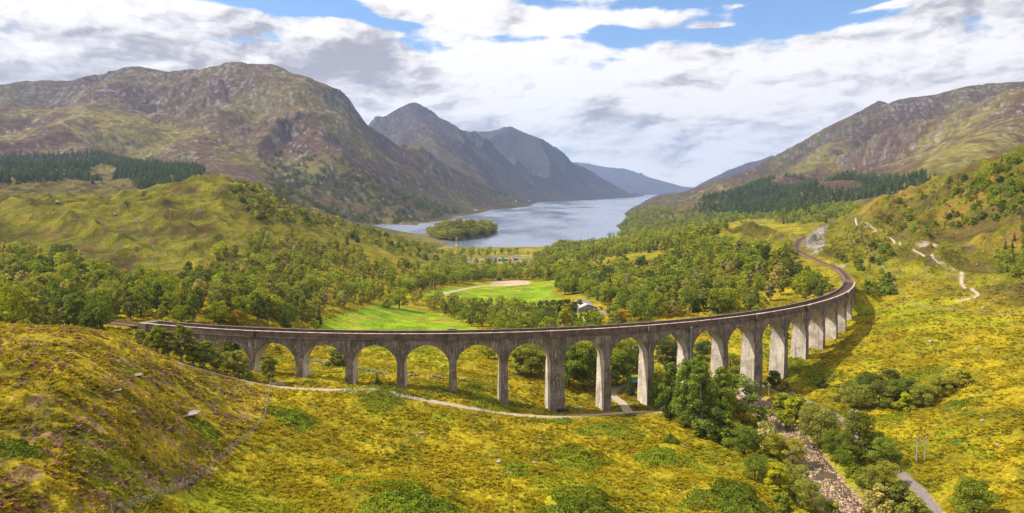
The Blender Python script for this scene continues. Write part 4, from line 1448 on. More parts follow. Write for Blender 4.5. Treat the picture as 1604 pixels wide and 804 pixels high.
# single trees read off the photograph: pixel of the foot, height in pixels, kind, foliage, width, label, group
SINGLE = [
    # the tall clump before the tenth and eleventh piers
    (1030, 638, 52, 'alder', None, 1.2, 'leafy alder at the left edge of the tall clump before the viaduct piers'),
    (1050, 655, 84, 'alder', None, 1.15, 'tall alder in the clump hiding the pier with the drainpipe, left of the tallest tree'),
    (1074, 668, 100, 'alder', None, 1.1, 'pointed bright alder in the middle of the clump before the viaduct'),
    (1101, 683, 122, 'alder', None, 1.25, 'tallest dense alder of the clump before the viaduct, rising to arch height'),
    (1126, 672, 92, 'alder', 'broadleaf', 1.35, 'rounded dark alder on the right of the tall clump, beside the stony river'),
    (1148, 655, 66, 'broadleaf', None, 1.0, 'low dark tree between the tall clump and the broad double pier by the river'),
    (1088, 640, 70, 'broadleaf', 'birch', 1.0, 'tree standing behind the tall clump close to the viaduct'),
    (1133, 690, 44, 'shrub', 'broadleaf', 1.0, 'low leafy shrub at the foot of the tall clump'),
    # left bank of the river
    (1152, 696, 36, 'broadleaf', 'birch', .9, 'small grey-green tree on the left bank just below the tall clump'),
    (1166, 712, 42, 'broadleaf', None, .9, 'round green tree on the left bank left of the pale willow'),
    (1192, 672, 34, 'birch', 'bright', 1.2, 'small yellow-green tree on the left bank nearest the viaduct'),
    (1196, 700, 40, 'shrub', 'grey', 1.0, 'pale silvery willow shrub on the left river bank'),
    (1213, 716, 38, 'broadleaf', 'birch', .9, 'yellowish round tree on the left bank beside the pale willow'),
    (1241, 730, 42, 'broadleaf', 'birch', .9, 'leaning grey-green tree at the middle of the left bank'),
    (1182, 752, 40, 'broadleaf', None, .9, 'dark green tree beside the large bracken mound left of the river'),
    (1216, 778, 48, 'birch', 'bright', 1.5, 'yellow-green tree standing right against the large bracken mound'),
    (1243, 778, 50, 'broadleaf', 'birch', 1.0, 'broad grey-green tree on the left bank above the dead tree'),
    (1266, 800, 46, 'broadleaf', 'birch', .9, 'greyish tree overhanging the river beside the dead tree'),
    (1228, 812, 40, 'birch', 'bright', 1.5, 'yellowish tree at the lower edge left of the dead tree'),
    (1292, 815, 30, 'shrub', 'birch', 1.0, 'low grey-green shrub at the lowest edge of the left bank'),
    # right bank
    (1226, 652, 36, 'shrub', 'bright', .85, 'bright yellow-green shrub on the right bank below the double pier'),
    (1250, 663, 44, 'shrub', 'bright', .9, 'bright rounded shrub on the right bank, larger of the yellow-green ones'),
    (1272, 672, 40, 'broadleaf', 'birch', .8, 'grey-green tree above the pale path on the right bank'),
    (1284, 700, 60, 'broadleaf', 'birch', .95, 'wide grey-green tree overhanging the middle of the right bank'),
    (1312, 722, 46, 'broadleaf', None, .9, 'green tree between the wide grey-green tree and the tall dark one'),
    (1330, 738, 42, 'broadleaf', None, .9, 'green tree in front of the tall dark one on the right bank'),
    (1346, 722, 74, 'broadleaf', 'dark', .75, 'tall dark tree with a bare trunk on the right bank'),
    (1334, 745, 20, 'shrub', 'bright', .9, 'small round bright shrub at the water edge of the right bank'),
    (1384, 733, 46, 'broadleaf', None, .95, 'round dark green tree left of the wooden pole pair'),
    (1360, 775, 42, 'broadleaf', 'birch', .9, 'grey-green tree on the right bank below the small round shrub'),
    (1386, 768, 44, 'broadleaf', 'birch', .8, 'grey-green tree between the river and the grey path'),
    (1378, 800, 40, 'shrub', 'grey', 1.0, 'pale grey willow shrub low on the right bank'),
    (1412, 790, 32, 'shrub', None, 1.0, 'shrub hugging the left edge of the grey path'),
    (1432, 812, 34, 'shrub', 'birch', 1.0, 'shrub at the lower edge between the river stones and the grey path'),
    (1490, 826, 62, 'broadleaf', None, .95, 'round green tree at the lower right edge beyond the grey path'),
    # thicket right of the viaduct
    (1322, 628, 26, 'shrub', 'birch', 1.0, 'shrub at the left end of the thicket right of the viaduct'),
    (1342, 640, 38, 'broadleaf', 'birch', 1.0, 'small tree at the lower left of the thicket right of the viaduct'),
    (1356, 618, 34, 'broadleaf', 'dark', 1.0, 'dark tree at the back of the thicket right of the viaduct'),
    (1376, 638, 40, 'broadleaf', 'birch', 1.0, 'olive tree in the middle front of the thicket'),
    (1392, 612, 32, 'broadleaf', 'dark', 1.0, 'dark bushy tree at the top of the thicket'),
    (1404, 630, 34, 'broadleaf', None, 1.0, 'green tree right of the middle of the thicket'),
    (1424, 622, 26, 'shrub', 'dark', 1.0, 'dark shrub in the right half of the thicket'),
    (1420, 642, 26, 'shrub', 'bright', 1.0, 'brighter shrub at the lower right front of the thicket'),
    (1446, 636, 32, 'broadleaf', 'birch', 1.1, 'grey-green tree towards the right end of the thicket'),
    (1468, 622, 34, 'broadleaf', 'birch', 1.1, 'rounded tree at the right end of the thicket'),
    (1484, 610, 18, 'shrub', 'dark', 1.1, 'small dark shrub just right of the thicket'),
    (1510, 603, 24, 'shrub', 'birch', 1.0, 'lone grey-green shrub standing apart on the open grass slope'),
    (1338, 664, 22, 'shrub', 'grey', 1.0, 'pale shrub below the thicket near the path'),
    (1290, 606, 13, 'shrub', 'dark', 1.1, 'small dark shrub between the last tall piers and the thicket'),
    (1212, 605, 24, 'shrub', 'dark', .9, 'dark bush at the foot of the tall pier right of the double pier'),
    (1230, 612, 18, 'shrub', 'birch', 1.0, 'small bush beside the path at the foot of the pier'),
    # left abutment
    (222, 540, 24, 'shrub', 'birch', .8, 'small bush at the left end of the viaduct beyond the heather hill'),
    (246, 552, 40, 'birch', 'bright', 1.3, 'bright rounded tree against the left end of the viaduct wall'),
    (264, 560, 40, 'birch', None, 1.3, 'grey-green birch right of the bright tree at the abutment'),
    (285, 568, 58, 'birch', None, 1.1, 'tall slim birch reaching above the parapet at the left abutment'),
    (303, 573, 42, 'birch', None, 1.4, 'bushy birch before the abutment, right of the tall slim one'),
    (320, 578, 42, 'birch', 'broadleaf', 1.4, 'dark-based tree just left of the first open arch'),
    (338, 582, 36, 'birch', None, 1.3, 'birch at the left foot of the first open arch'),
    (356, 584, 32, 'broadleaf', 'birch', .8, 'bushy tree half hiding the first open arch'),
    (374, 590, 40, 'birch', None, 1.4, 'grey-green birch at the right side of the first open arch'),
    (387, 595, 16, 'shrub', 'bright', 1.0, 'small bright shrub at the foot of the first pier'),
    (421, 598, 42, 'birch', None, 1.2, 'lone pale birch beside the track between the first two piers'),
    (364, 558, 30, 'broadleaf', 'dark', .9, 'dark tree seen through the first open arch'),
    (434, 549, 9, 'shrub', 'birch', 1.2, 'low bush in the meadow seen through the second arch'),
    (524, 574, 26, 'shrub', 'birch', 1.0, 'round grey bush seen through the third arch'),
    (591, 604, 20, 'conifer', None, 1.2, 'tiny young spruce standing between two piers beyond the track'),
    (765, 562, 22, 'broadleaf', 'bright', 1.0, 'bright bush seen in the upper right of the sixth arch'),
    # behind the tall piers
    (812, 586, 40, 'birch', None, 1.3, 'grey-green tree behind the bay left of the first double pier'),
    (832, 590, 52, 'broadleaf', 'birch', .9, 'tree filling the bay left of the first double pier'),
    (846, 584, 44, 'broadleaf', None, .9, 'green tree just left of the first double pier, behind'),
    (892, 606, 64, 'broadleaf', None, .85, 'large dark tree behind the bay right of the first double pier'),
    (915, 610, 70, 'broadleaf', None, .85, 'tallest dark tree behind the bay right of the first double pier'),
    (934, 604, 60, 'broadleaf', 'dark', .8, 'dark tree close left of the ninth pier, behind'),
    (966, 604, 66, 'broadleaf', None, .8, 'leafy tree behind the bay of the winding side track'),
    (986, 596, 60, 'broadleaf', 'birch', .8, 'olive tree behind the side track bay, right part'),
    (987, 618, 34, 'conifer', None, 1.1, 'small spruce beside the green-roofed hut'),
    (1008, 590, 64, 'pine', None, 1.0, 'pine behind the pale pier right of the green-roofed hut'),
    (1042, 606, 74, 'pine', None, 1.1, 'red-barked pine framed by the arch behind the tall clump'),
    (1062, 598, 66, 'pine', None, 1.0, 'second pine behind the arch before the drainpipe'),
    (1100, 596, 60, 'pine', None, 1.0, 'thin pine seen through the arch right of the drainpipe'),
    (1146, 600, 44, 'broadleaf', 'birch', .9, 'tree behind the bay left of the broad double pier by the river'),
    # valley floor
    (625, 484, 32, 'broadleaf', 'bright', 1.0, 'bright round tree at the head of the bright green field'),
    (606, 482, 14, 'shrub', 'birch', 1.1, 'low bush left of the bright round tree in the valley'),
    (500, 508, 25, 'conifer', None, 1.1, 'dark spruce beside the left corner of the bright field'),
    (492, 514, 14, 'shrub', 'bright', 1.1, 'yellow-green shrub at the foot of the dark spruce'),
    (284, 505, 26, 'broadleaf', 'bright', 1.1, 'bright yellow-green tree just behind the left end of the parapet'),
    (341, 507, 34, 'broadleaf', None, 1.0, 'green pointed tree behind the parapet, second bright crown from the left end'),
    (372, 510, 24, 'broadleaf', 'gold', .9, 'tree turning gold behind the parapet over the first arches'),
    (447, 512, 40, 'conifer', None, 1.2, 'dark spruce behind the parapet in the left wood'),
    (886, 528, 50, 'birch', None, .9, 'slim poplar-like birch rising behind the parapet in front of the dark hedge'),
    (921, 522, 34, 'conifer', None, 1.4, 'dark spruce-like tree behind the parapet right of the slim birch'),
    (975, 505, 20, 'broadleaf', 'gold', 1.1, 'golden bush behind the parapet below the wooded slope'),
    (868, 524, 24, 'conifer', 'dark', 1.4, 'dark low conifer behind the parapet left of the slim birch'),
    (1236, 412, 22, 'broadleaf', 'dark', 1.2, 'dark round tree left of the railway bend before the cutting'),
    (226, 308, 9, 'broadleaf', None, 1.0, 'lone small tree on the skyline saddle left of the grassy knoll'),
    (1000, 1, 0, None, None, 0, ''),
]
for px, py, hp, kind, lc, wd, lab in SINGLE:
    if kind is None: continue
    p = at(px, py) if py < 815 else at(px, 803) + np.array([0, -(py - 803) * .35, 0])
    Yd = p[1] * CP - (p[2] - CAMZ) * SP_
    h = hp * Yd / FPX
    wd = wd * {'broadleaf': 1.35, 'shrub': 1.15, 'birch': 1.25}.get(kind, 1.0)
    tree(kind, p[0], p[1], h * 1.08, lab, None, None if kind != 'alder' else 'near', lc, None, wd)
    PLACED.append((p[0], p[1], h * .22 + .6))
PL = np.array(PLACED)

# the hedge of dark bushes before the barn
for k, px in enumerate((846, 856, 867, 877, 888, 899, 908)):
    p = at(px, 488 + (k % 3)); tree('shrub', p[0], p[1], 8.0 + (k * 37 % 5) * .4, 'dense dark bush in the long hedge left of the old barn', 'dark hedge bushes left of the barn', 'mid', 'dark', None, 1.0)
    PLACED.append((p[0], p[1], 4))

# woods: polygon in the photograph (survey of where they stand), distance range, spacing, mix, heights
WOODS = [
    ([(-30, 398), (60, 393), (130, 418), (200, 445), (250, 452), (330, 438), (420, 465), (470, 470), (500, 490), (500, 512), (330, 508), (240, 508), (200, 525), (60, 520), (-30, 520)], 255, 640, 7.0, .85, {'birch': .60, 'broadleaf': .34, 'conifer': .06}, (6, 15), 'left'),
    ([(330, 400), (430, 372), (540, 385), (600, 415), (690, 430), (690, 452), (630, 462), (600, 476), (560, 486), (500, 490), (420, 470), (330, 440)], 380, 900, 8.5, .75, {'birch': .65, 'broadleaf': .35}, (6, 12), 'left'),
    ([(-30, 350), (40, 345), (60, 370), (60, 395), (-30, 400)], 400, 800, 9, .35, {'shrub': 1}, (2, 4), 'left'),
    ([(365, 290), (400, 285), (440, 305), (480, 328), (540, 345), (520, 352), (470, 350), (400, 345), (370, 325)], 600, 1100, 8, .7, {'shrub': .7, 'broadleaf': .3}, (4, 7), 'left'),
    ([(500, 340), (560, 345), (640, 372), (710, 402), (700, 415), (640, 405), (560, 380), (480, 360)], 600, 1300, 10, .5, {'shrub': .6, 'broadleaf': .4}, (4, 8), 'left'),
    ([(845, 400), (905, 378), (1000, 372), (1090, 368), (1140, 360), (1110, 378), (1060, 396), (1000, 396), (930, 405), (900, 420), (935, 425), (1020, 420), (1090, 385), (1180, 392), (1240, 402), (1280, 412), (1320, 440), (1322, 462), (1200, 488), (1060, 498), (960, 505), (945, 482), (905, 462), (885, 462), (850, 440), (838, 415)],
     330, 1250, 7.2, .88, {'birch': .45, 'broadleaf': .49, 'conifer': .06}, (5.5, 15), 'right'),
    ([(900, 400), (1000, 395), (1100, 385), (1180, 385), (1100, 410), (950, 425)], 600, 1000, 14, .4, {'birch': .5, 'shrub': .5}, (4, 9), 'right'),
    ([(1180, 560), (1180, 492), (1240, 478), (1330, 458), (1338, 500), (1280, 520)], 280, 420, 9, .5, {'birch': .5, 'shrub': .5}, (4, 9), 'right'),
    ([(700, 395), (760, 396), (840, 400), (870, 408), (850, 432), (760, 440), (690, 440), (690, 420)], 700, 1300, 13, .6, {'broadleaf': .7, 'birch': .3}, (6, 12), 'mid'),
    ([(680, 425), (760, 432), (850, 430), (860, 441), (760, 440), (690, 450), (640, 462), (640, 448)], 560, 900, 8, .85, {'broadleaf': .7, 'birch': .3}, (8, 13), 'mid'),
    ([(640, 466), (690, 474), (760, 482), (850, 486), (862, 500), (760, 516), (735, 512), (690, 494), (640, 482)], 380, 640, 8.0, .85, {'broadleaf': .6, 'birch': .4}, (7, 11), 'mid'),
    ([(760, 498), (860, 498), (950, 506), (1020, 502), (1020, 520), (900, 545), (780, 545)], 330, 470, 8.0, .75, {'broadleaf': .5, 'birch': .5}, (7, 11), 'mid'),
    ([(975, 338), (1010, 325), (1060, 326), (1200, 340), (1240, 348), (1100, 352), (1080, 368), (1000, 372), (955, 374), (975, 352)], 1300, 3600, 20, .7, {'broadleaf': .8, 'conifer': .2}, (8, 14), 'shore'),
    ([(1210, 330), (1330, 320), (1350, 336), (1290, 350), (1240, 352), (1200, 348)], 800, 1800, 12, .8, {'broadleaf': .7, 'conifer': .3}, (8, 12), 'right'),
    ([(1300, 500), (1342, 462), (1385, 428), (1398, 445), (1395, 468), (1350, 485)], 300, 560, 5.5, .8, {'shrub': .55, 'broadleaf': .45}, (3, 6), 'hill'),
    ([(1290, 395), (1330, 350), (1400, 345), (1400, 420), (1370, 440), (1320, 425)], 430, 900, 5.5, .8, {'shrub': .85, 'birch': .15}, (2, 4.5), 'hill'),
    ([(1205, 400), (1240, 402), (1300, 418), (1332, 440), (1326, 466), (1290, 474), (1230, 450)], 380, 720, 5.0, .9, {'shrub': .8, 'birch': .2}, (2.2, 5.0), 'inner'),
    ([(1340, 330), (1480, 285), (1604, 245), (1650, 235), (1650, 340), (1560, 350), (1450, 370), (1400, 365), (1380, 345)], 430, 1000, 6.0, .7, {'shrub': .75, 'birch': .25}, (2.2, 5.5), 'hill'),
    ([(1480, 300), (1604, 240), (1660, 215), (1660, 330), (1604, 320), (1540, 330), (1500, 315)], 430, 900, 5.5, .85, {'broadleaf': .8, 'conifer': .2}, (4, 8), 'hill'),
    ([(1558, 395), (1604, 360), (1660, 330), (1660, 440), (1604, 440), (1565, 430)], 330, 700, 4.8, .92, {'conifer': .5, 'broadleaf': .5}, (4, 8), 'hill'),
    ([(1400, 370), (1560, 350), (1560, 430), (1480, 400), (1400, 385)], 400, 700, 9, .5, {'shrub': 1}, (1.2, 2.8), 'hill'),
]
cand = []
inf = np.zeros(1)


def wood_points(poly, dmin, dmax, sp, dens, noise_wl=45.):
    W = [at(px, min(py, 803), dmin) for px, py in poly]
    a0 = min(math.atan2(*ray(px, py)[:2]) for px, py in poly) - .01; a1 = max(math.atan2(*ray(px, py)[:2]) for px, py in poly) + .01
    x0, x1 = min(dmin * sin(a0), dmax * sin(a0)), max(dmin * sin(a1), dmax * sin(a1))
    xs = np.arange(x0, x1, sp); ys = np.arange(dmin * .7, dmax, sp)
    Xq, Yq = np.meshgrid(xs, ys); Xq = Xq.ravel() + RNG.uniform(-.48, .48, Xq.size) * sp; Yq = Yq.ravel() + RNG.uniform(-.48, .48, Yq.size) * sp
    rr = np.hypot(Xq, Yq); m = (rr > dmin) & (rr < dmax); Xq, Yq = Xq[m], Yq[m]
    z = ground(Xq, Yq); u, v = proj(Xq, Yq, z)
    m = inpoly(u, v, poly) & (z > .8); Xq, Yq, z = Xq[m], Yq[m], z[m]
    keep = RNG.random(len(Xq)) < dens * (1 + .9 * fbm(Xq, Yq, noise_wl, 2, .5, 77) if dens < .9 else 1)
    return Xq[keep], Yq[keep], z[keep]


FP = [[(p[0], p[1]) for p in [at(a, b, 330) for a, b in f]] for f in FIELDS[:3]]
for poly, dmin, dmax, sp, dens, mixk, hh, tag_ in WOODS:
    X, Y, Z = wood_points(poly, dmin, dmax, sp, dens)
    a = np.arctan2(X - VCX, VCY - Y); rr = np.hypot(X - VCX, Y - VCY)
    ok = ~((np.abs(rr - VC) < 8.5) & (a > A_L - .1) & (a < A_R + .1))
    ok &= ~((a > A_L) & (a < A_R + .03) & (rr > VC) & (np.hypot(X, Y) < 420))
    ok &= near_paths(X, Y) > 1.2
    ok &= np.minimum(seg_dist(X, Y, RAIL_END), seg_dist(X, Y, RAIL_START)) > 5.5
    for f in FP: ok &= ~inpoly(X, Y, f)
    u_, v_ = proj(X, Y, Z)
    for f in (ARENA, LOT, SITE, CLIFF): ok &= ~inpoly(u_, v_, f)
    ok &= ~((seg_dist(X, Y, RIVER[:, :2]) < 8))
    for x_, y_, r_q in PLACED: ok &= np.hypot(X - x_, Y - y_) > r_q + 1.5
    X, Y, Z = X[ok], Y[ok], Z[ok]
    ks = list(mixk); kk = RNG.choice(len(ks), len(X), p=np.array([mixk[q] for q in ks]) / sum(mixk.values()))
    H = RNG.uniform(hh[0], hh[1], len(X)) * np.array([{'shrub': .75 if hh[1] > 8 else 1, 'birch': .95}.get(ks[q], 1) for q in kk])
    vis = visible(X, Y, Z + H)
    ut, vt = proj(X, Y, Z + H)
    TRK = [(1236, 398), (1240, 376), (1262, 362), (1282, 368), (1264, 384), (1302, 396), (1348, 422), (1350, 442), (1316, 436), (1258, 410)]
    vis &= ~((inpoly(ut, vt, TRK) | inpoly((ut + u_[ok]) / 2, (vt + v_[ok]) / 2, TRK)) & (np.hypot(X, Y) < 800))
    for x, y, z, h, q, v in zip(X, Y, Z, H, kk, vis):
        if v: cand.append((ks[q], x, y, z, h, tag_))
BARN = at(915, 489)
cand = [c for c in cand if math.hypot(c[1] - BARN[0], c[2] - BARN[1]) > 17 and not (abs(c[1] - BARN[0] - 8) < 14 and -45 < c[2] - BARN[1] < 8)]
print('wood trees', len(cand))
GL = {
    'birch': ('slender grey-green birch among many alike on the wooded valley slopes', 'birches of the valley woods'),
    'broadleaf': ('rounded green broadleaf tree among many alike in the valley woods', 'broadleaf trees of the valley woods'),
    'conifer': ('dark pointed spruce scattered among the broadleaf woods', 'spruces in the valley woods'),
    'shrub': ('low scrubby bush dotted over the hillsides among many alike', 'scrub bushes on the hillsides'),
}
LIM = {'birch': 270, 'broadleaf': 235, 'conifer': 200, 'shrub': 235}
for kind in ('birch', 'broadleaf', 'conifer', 'shrub'):
    L = sorted([c for c in cand if c[0] == kind], key=lambda c: -c[4] / math.hypot(c[1], c[2]))
    print(kind, len(L))
    cols = {'birch': [None, None, 'broadleaf', 'birch', 'grey'], 'broadleaf': [None, 'dark', 'bright', 'birch', None, None], 'conifer': [None, 'dark'], 'shrub': [None, 'dark', 'broadleaf']}[kind]
    for c in L[:LIM[kind]]:
        tree(kind, c[1], c[2], c[4], GL[kind][0], GL[kind][1], 'mid', random.choice(cols if c[5] != 'hill' else ['dark', 'broadleaf' if kind == 'shrub' else 'dark', 'alder']), None, random.uniform(.95, 1.3), c[3])
    rest = L[LIM[kind]:]
    if rest:
        pr = [proto(kind, v, 'low') for v in range(4)]
        H = pr[0][3]
        pos = np.array([c[1:4] for c in rest]); sh_ = np.array([c[4] for c in rest]) / H
        t = RNG.uniform(.62, 1.35, (len(rest), 1)) * np.array([[1, 1, 1]]) * (1 + RNG.uniform(-.1, .35, (len(rest), 1)) * np.array([[.8, .3, -.5]]))
        me = merged(NAME[kind] + '_wood', [q[:3] for q in pr], pos, sh_ * 1.15, RNG.uniform(0, 6.3, len(rest)), t, [M_LEAF], False, sh_)
        o = link({'birch': 'birch_wood', 'broadleaf': 'broadleaf_wood', 'conifer': 'spruce_wood', 'shrub': 'hillside_scrub'}[kind], me, kind='stuff')

# far plantations and shore woods seen as masses
FAR = [
    ('conifer_plantation', [(-30, 247), (60, 243), (150, 240), (185, 250), (215, 255), (300, 262), (322, 268), (312, 285), (260, 300), (205, 298), (190, 280), (150, 290), (128, 282), (60, 287), (-30, 290)], 1300, 2900, 13, .96, 'conifer', (14, 20), [(160, 272, 22, 12), (195, 292, 16, 10)]),
    ('spruce_plantation', [(1095, 318), (1100, 300), (1160, 292), (1200, 278), (1262, 268), (1330, 275), (1400, 282), (1450, 275), (1480, 285), (1440, 300), (1360, 312), (1300, 322), (1250, 338), (1150, 338), (1085, 332)], 1150, 3000, 12, .95, 'conifer', (13, 20), [(1232, 286, 28, 8), (1318, 291, 38, 8)]),
    ('hillside_wood', [(330, 292), (420, 300), (450, 265), (560, 270), (640, 300), (720, 335), (640, 350), (600, 355), (540, 345), (440, 320)], 1300, 3600, 19, .62, 'broadleaf', (9, 15), []),
    ('mountain_foot_wood', [(400, 230), (520, 240), (560, 270), (450, 265), (420, 290)], 1500, 3600, 24, .42, 'broadleaf', (9, 14), []),
    ('island_wood', [(672, 369), (688, 376), (720, 379), (765, 374), (783, 365), (765, 357), (700, 357)], 1350, 2200, 10, .97, 'broadleaf', (13, 23), []),
]
for nm, poly, dmin, dmax, sp, dens, kind, hh, holes in FAR:
    X, Y, Z = wood_points(poly, dmin, dmax, sp, dens, 200.)
    u, v = proj(X, Y, Z); ok = np.ones(len(X), bool)
    for cx, cy, rx, ry in holes: ok &= ((u - cx) / rx) ** 2 + ((v - cy) / ry) ** 2 > 1
    X, Y, Z = X[ok], Y[ok], Z[ok]; H = RNG.uniform(*hh, len(X)); ok = visible(X, Y, Z + H); X, Y, Z, H = X[ok], Y[ok], Z[ok], H[ok]
    if nm == 'island_wood':
        m = seg_dist(X, Y, [(p[0], p[1]) for p in ISLAND_P] + [(ISLAND_P[0][0], ISLAND_P[0][1])]) > 3; H = np.where(m, H, H * .6)
    print(nm, len(X))
    if not len(X): continue
    pr = [proto(kind, q, 'low', 'dark' if kind == 'conifer' and q % 2 else None) for q in range(4)]
    pr = [(q[0], q[1], q[2], q[3]) for q in pr]
    t = RNG.uniform(.6, 1.3, (len(X), 1)) * np.ones((1, 3)) * (1 + RNG.uniform(-.1, .3, (len(X), 1)) * np.array([[.7, .2, -.4]]))
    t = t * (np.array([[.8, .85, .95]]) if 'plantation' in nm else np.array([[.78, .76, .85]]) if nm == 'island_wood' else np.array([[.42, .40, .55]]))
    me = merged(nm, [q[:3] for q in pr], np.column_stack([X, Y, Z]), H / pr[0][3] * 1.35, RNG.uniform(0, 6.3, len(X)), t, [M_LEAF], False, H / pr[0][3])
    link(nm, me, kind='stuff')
# ------------------------------------------------------------------ bracken, tussocks, heather
def bracken_mesh(seed, rx, ry, hgt, n, size, col, lift=.0):
    r = np.random.default_rng(seed)
    a = r.uniform(0, 2 * pi, n); q = r.random(n) ** .62
    k = 1 + .28 * np.sin(a * 3 + seed) + .15 * np.sin(a * 7 + seed * 2)
    x = np.cos(a) * q * rx * k; y = np.sin(a) * q * ry * k
    lump = .5 + .5 * fbm(x, y, 2.2, 2, .5, seed)
    z = hgt * 1.35 * (1 - q ** 2.2) * (.45 + .75 * lump) + r.uniform(-.12, .12, n)
    return x, y, z, r


def bracken(px, py, wpx, hpx, hm, label, seed, n=2600, col='bracken', group=None):
    c = at(px, py + hpx * .2)
    Yd = c[1]
    rx = wpx * .5 * Yd / FPX; ry = rx * .75
    x, y, z, r = bracken_mesh(seed, rx, ry, hm, n, .4, col)
    g = ground(c[0] + x, c[1] + y); P = np.column_stack([x, y, g - c[2] + np.maximum(z, .05)])
    nv = np.column_stack([x / rx, y / ry, np.full(n, 1.1)]) + r.normal(size=(n, 3)) * .55; nv /= np.linalg.norm(nv, axis=1)[:, None]
    u = np.cross(nv, r.normal(size=(n, 3))); u /= np.linalg.norm(u, axis=1)[:, None]; w = np.cross(nv, u)
    s = r.uniform(.28, .62, n)[:, None] * .62; V = np.stack([P - u * s, P - w * s * .5, P + u * s, P + w * s * .6], 1).reshape(-1, 3)
    base = np.array(LEAF[col])[None] * 1.15 * (r.uniform(.65, 1.4, (n, 1)) * (.75 + .5 * (.5 + .5 * fbm(x, y, 1.8, 2, .5, seed))[:, None]))
    rust = (r.random(n) < .05)[:, None]; base = np.where(rust, np.array([[.26, .14, .03]]), base)
    me = mesh_from('bracken_patch', V, np.arange(n * 4).reshape(n, 4), [M_LEAF], None, False, np.repeat(base, 4, 0))
    link('bracken_patch', me, None, label, 'bracken patch', group, None, tuple(c))


BR = [
    (910, 712, 100, 34, 1.3, 'bright green bracken mound right of centre, alone on the open grass', 1, 3000),
    (645, 782, 175, 44, 1.6, 'wide bracken mound at the lower edge left of centre', 2, 5200),
    (915, 795, 175, 44, 1.8, 'tall dark green bracken mound at the lower edge right of centre', 3, 5200),
    (1145, 775, 140, 60, 1.9, 'large leafy bracken mound against the trees of the left river bank', 4, 5200),
    (458, 650, 84, 20, 1.2, 'bright bracken mound right of the wire fence, below the track', 5, 2400),
    (600, 615, 110, 16, 1.2, 'long bracken bank hiding a stretch of the pale track', 6, 3000),
    (540, 748, 60, 16, .5, 'low bracken spread above the wide mound at the lower edge', 7, 900),
    (815, 730, 80, 18, .5, 'sparse bracken and boulders on a rise near the centre bottom', 8, 900),
    (1040, 708, 110, 30, .8, 'bracken bank left of the large leafy mound', 9, 2400),
    (960, 668, 110, 26, .8, 'rusty bracken slope just below the pale track junction', 10, 2200),
    (1052, 690, 26, 18, 1.8, 'small round bright bush-like fern clump left of the tall trees', 11, 900),
    (880, 660, 40, 14, 1.2, 'leafy clump beside the track before the first double pier', 12, 800),
    (770, 628, 110, 12, .8, 'bracken strip above the track between two slender piers', 13, 1600),
    (690, 612, 70, 10, .7, 'bracken fringe at the foot of the fifth pier', 14, 900),
    (745, 604, 34, 14, 1.4, 'dark hawthorn-like scrub clump between the fifth and sixth piers', 15, 800),
    (1275, 585, 90, 30, 1.6, 'dense bracken on the slope right of the pale tall piers', 16, 3600),
    (1240, 570, 60, 18, 1.3, 'bracken right beside the pier next to the double pier', 17, 1600),
    (1340, 600, 90, 16, .9, 'rusty bracken band above the thicket', 18, 1600),
    (1435, 585, 110, 12, .6, 'brown bracken band at the top right of the thicket', 19, 1500),
    (1390, 655, 90, 14, .7, 'bracken fringe below the thicket', 20, 1400),
    (1500, 632, 60, 12, .6, 'green bracken tongue right of the thicket', 21, 900),
    (1180, 640, 36, 14, 1.2, 'leafy undergrowth between the tall clump and the stones of the river', 22, 900),
    (320, 668, 60, 22, .7, 'green bilberry patch among the purple heather', 23, 1200),
    (825, 570, 36, 12, 1.5, 'scrub at the foot of the trees left of the first double pier', 24, 700),
    
    (30, 700, 70, 20, .5, 'bright bilberry patch on the heather hill at the left edge', 26, 900),
    (1500, 690, 34, 10, .6, 'small bracken clump right of the wooden pole pair', 27, 400),
    (20, 365, 90, 26, 2.5, 'dark bracken patch on the knoll slope at the left edge', 28, 2600),
]
for px, py, w_, h_, hm, lab, sd_, n_b in BR: bracken(px, py, w_, h_, hm, lab, sd_, n_b)

# tussocks of moor grass and heather sprigs: uncountable
n = 190000
az_ = RNG.uniform(-.66, .66, n); rr = 96 * (5.6 ** RNG.random(n))
X = rr * np.sin(az_); Y = rr * np.cos(az_)
den = .5 + .9 * fbm(X, Y, 9, 3, .6, 91)
i_ = np.clip(np.searchsorted(rows, rr), 0, NR - 1); j_ = np.clip(np.searchsorted(th, az_), 0, NT_ - 1)
fi = i_ * NT_ + j_
ok = (RNG.random(n) < den * (1 - sstep(rr, 330, 530))) & (~field[fi]) & (dpath[fi] > .5) & (driv[fi] > 7.5) & (drail[fi] > 5)
X, Y, fi, rr = X[ok], Y[ok], fi[ok], rr[ok]; Z = ground(X, Y); n = len(X)
r9 = np.random.default_rng(9)


def tuft(seed, m=7, h=.26, w=.30):
    r = np.random.default_rng(seed); V = []
    for k in range(m):
        a = r.uniform(0, 6.28); rad = r.uniform(.05, .32); c = np.array([cos(a) * rad, sin(a) * rad, r.uniform(.05, .2)])
        out = np.array([cos(a), sin(a), 0]) * r.uniform(.2, .5) + np.array([0, 0, h * r.uniform(.5, 1.1)])
        sd2 = np.array([-sin(a), cos(a), 0]) * w * r.uniform(.35, .8)
        V += [c - sd2 * .6, c + sd2 * .6, c + out + sd2, c + out - sd2]
    return np.array(V), np.arange(m * 4).reshape(m, 4), np.repeat(r.uniform(.75, 1.25, (m, 1)), 4, 0) * np.ones((1, 3))


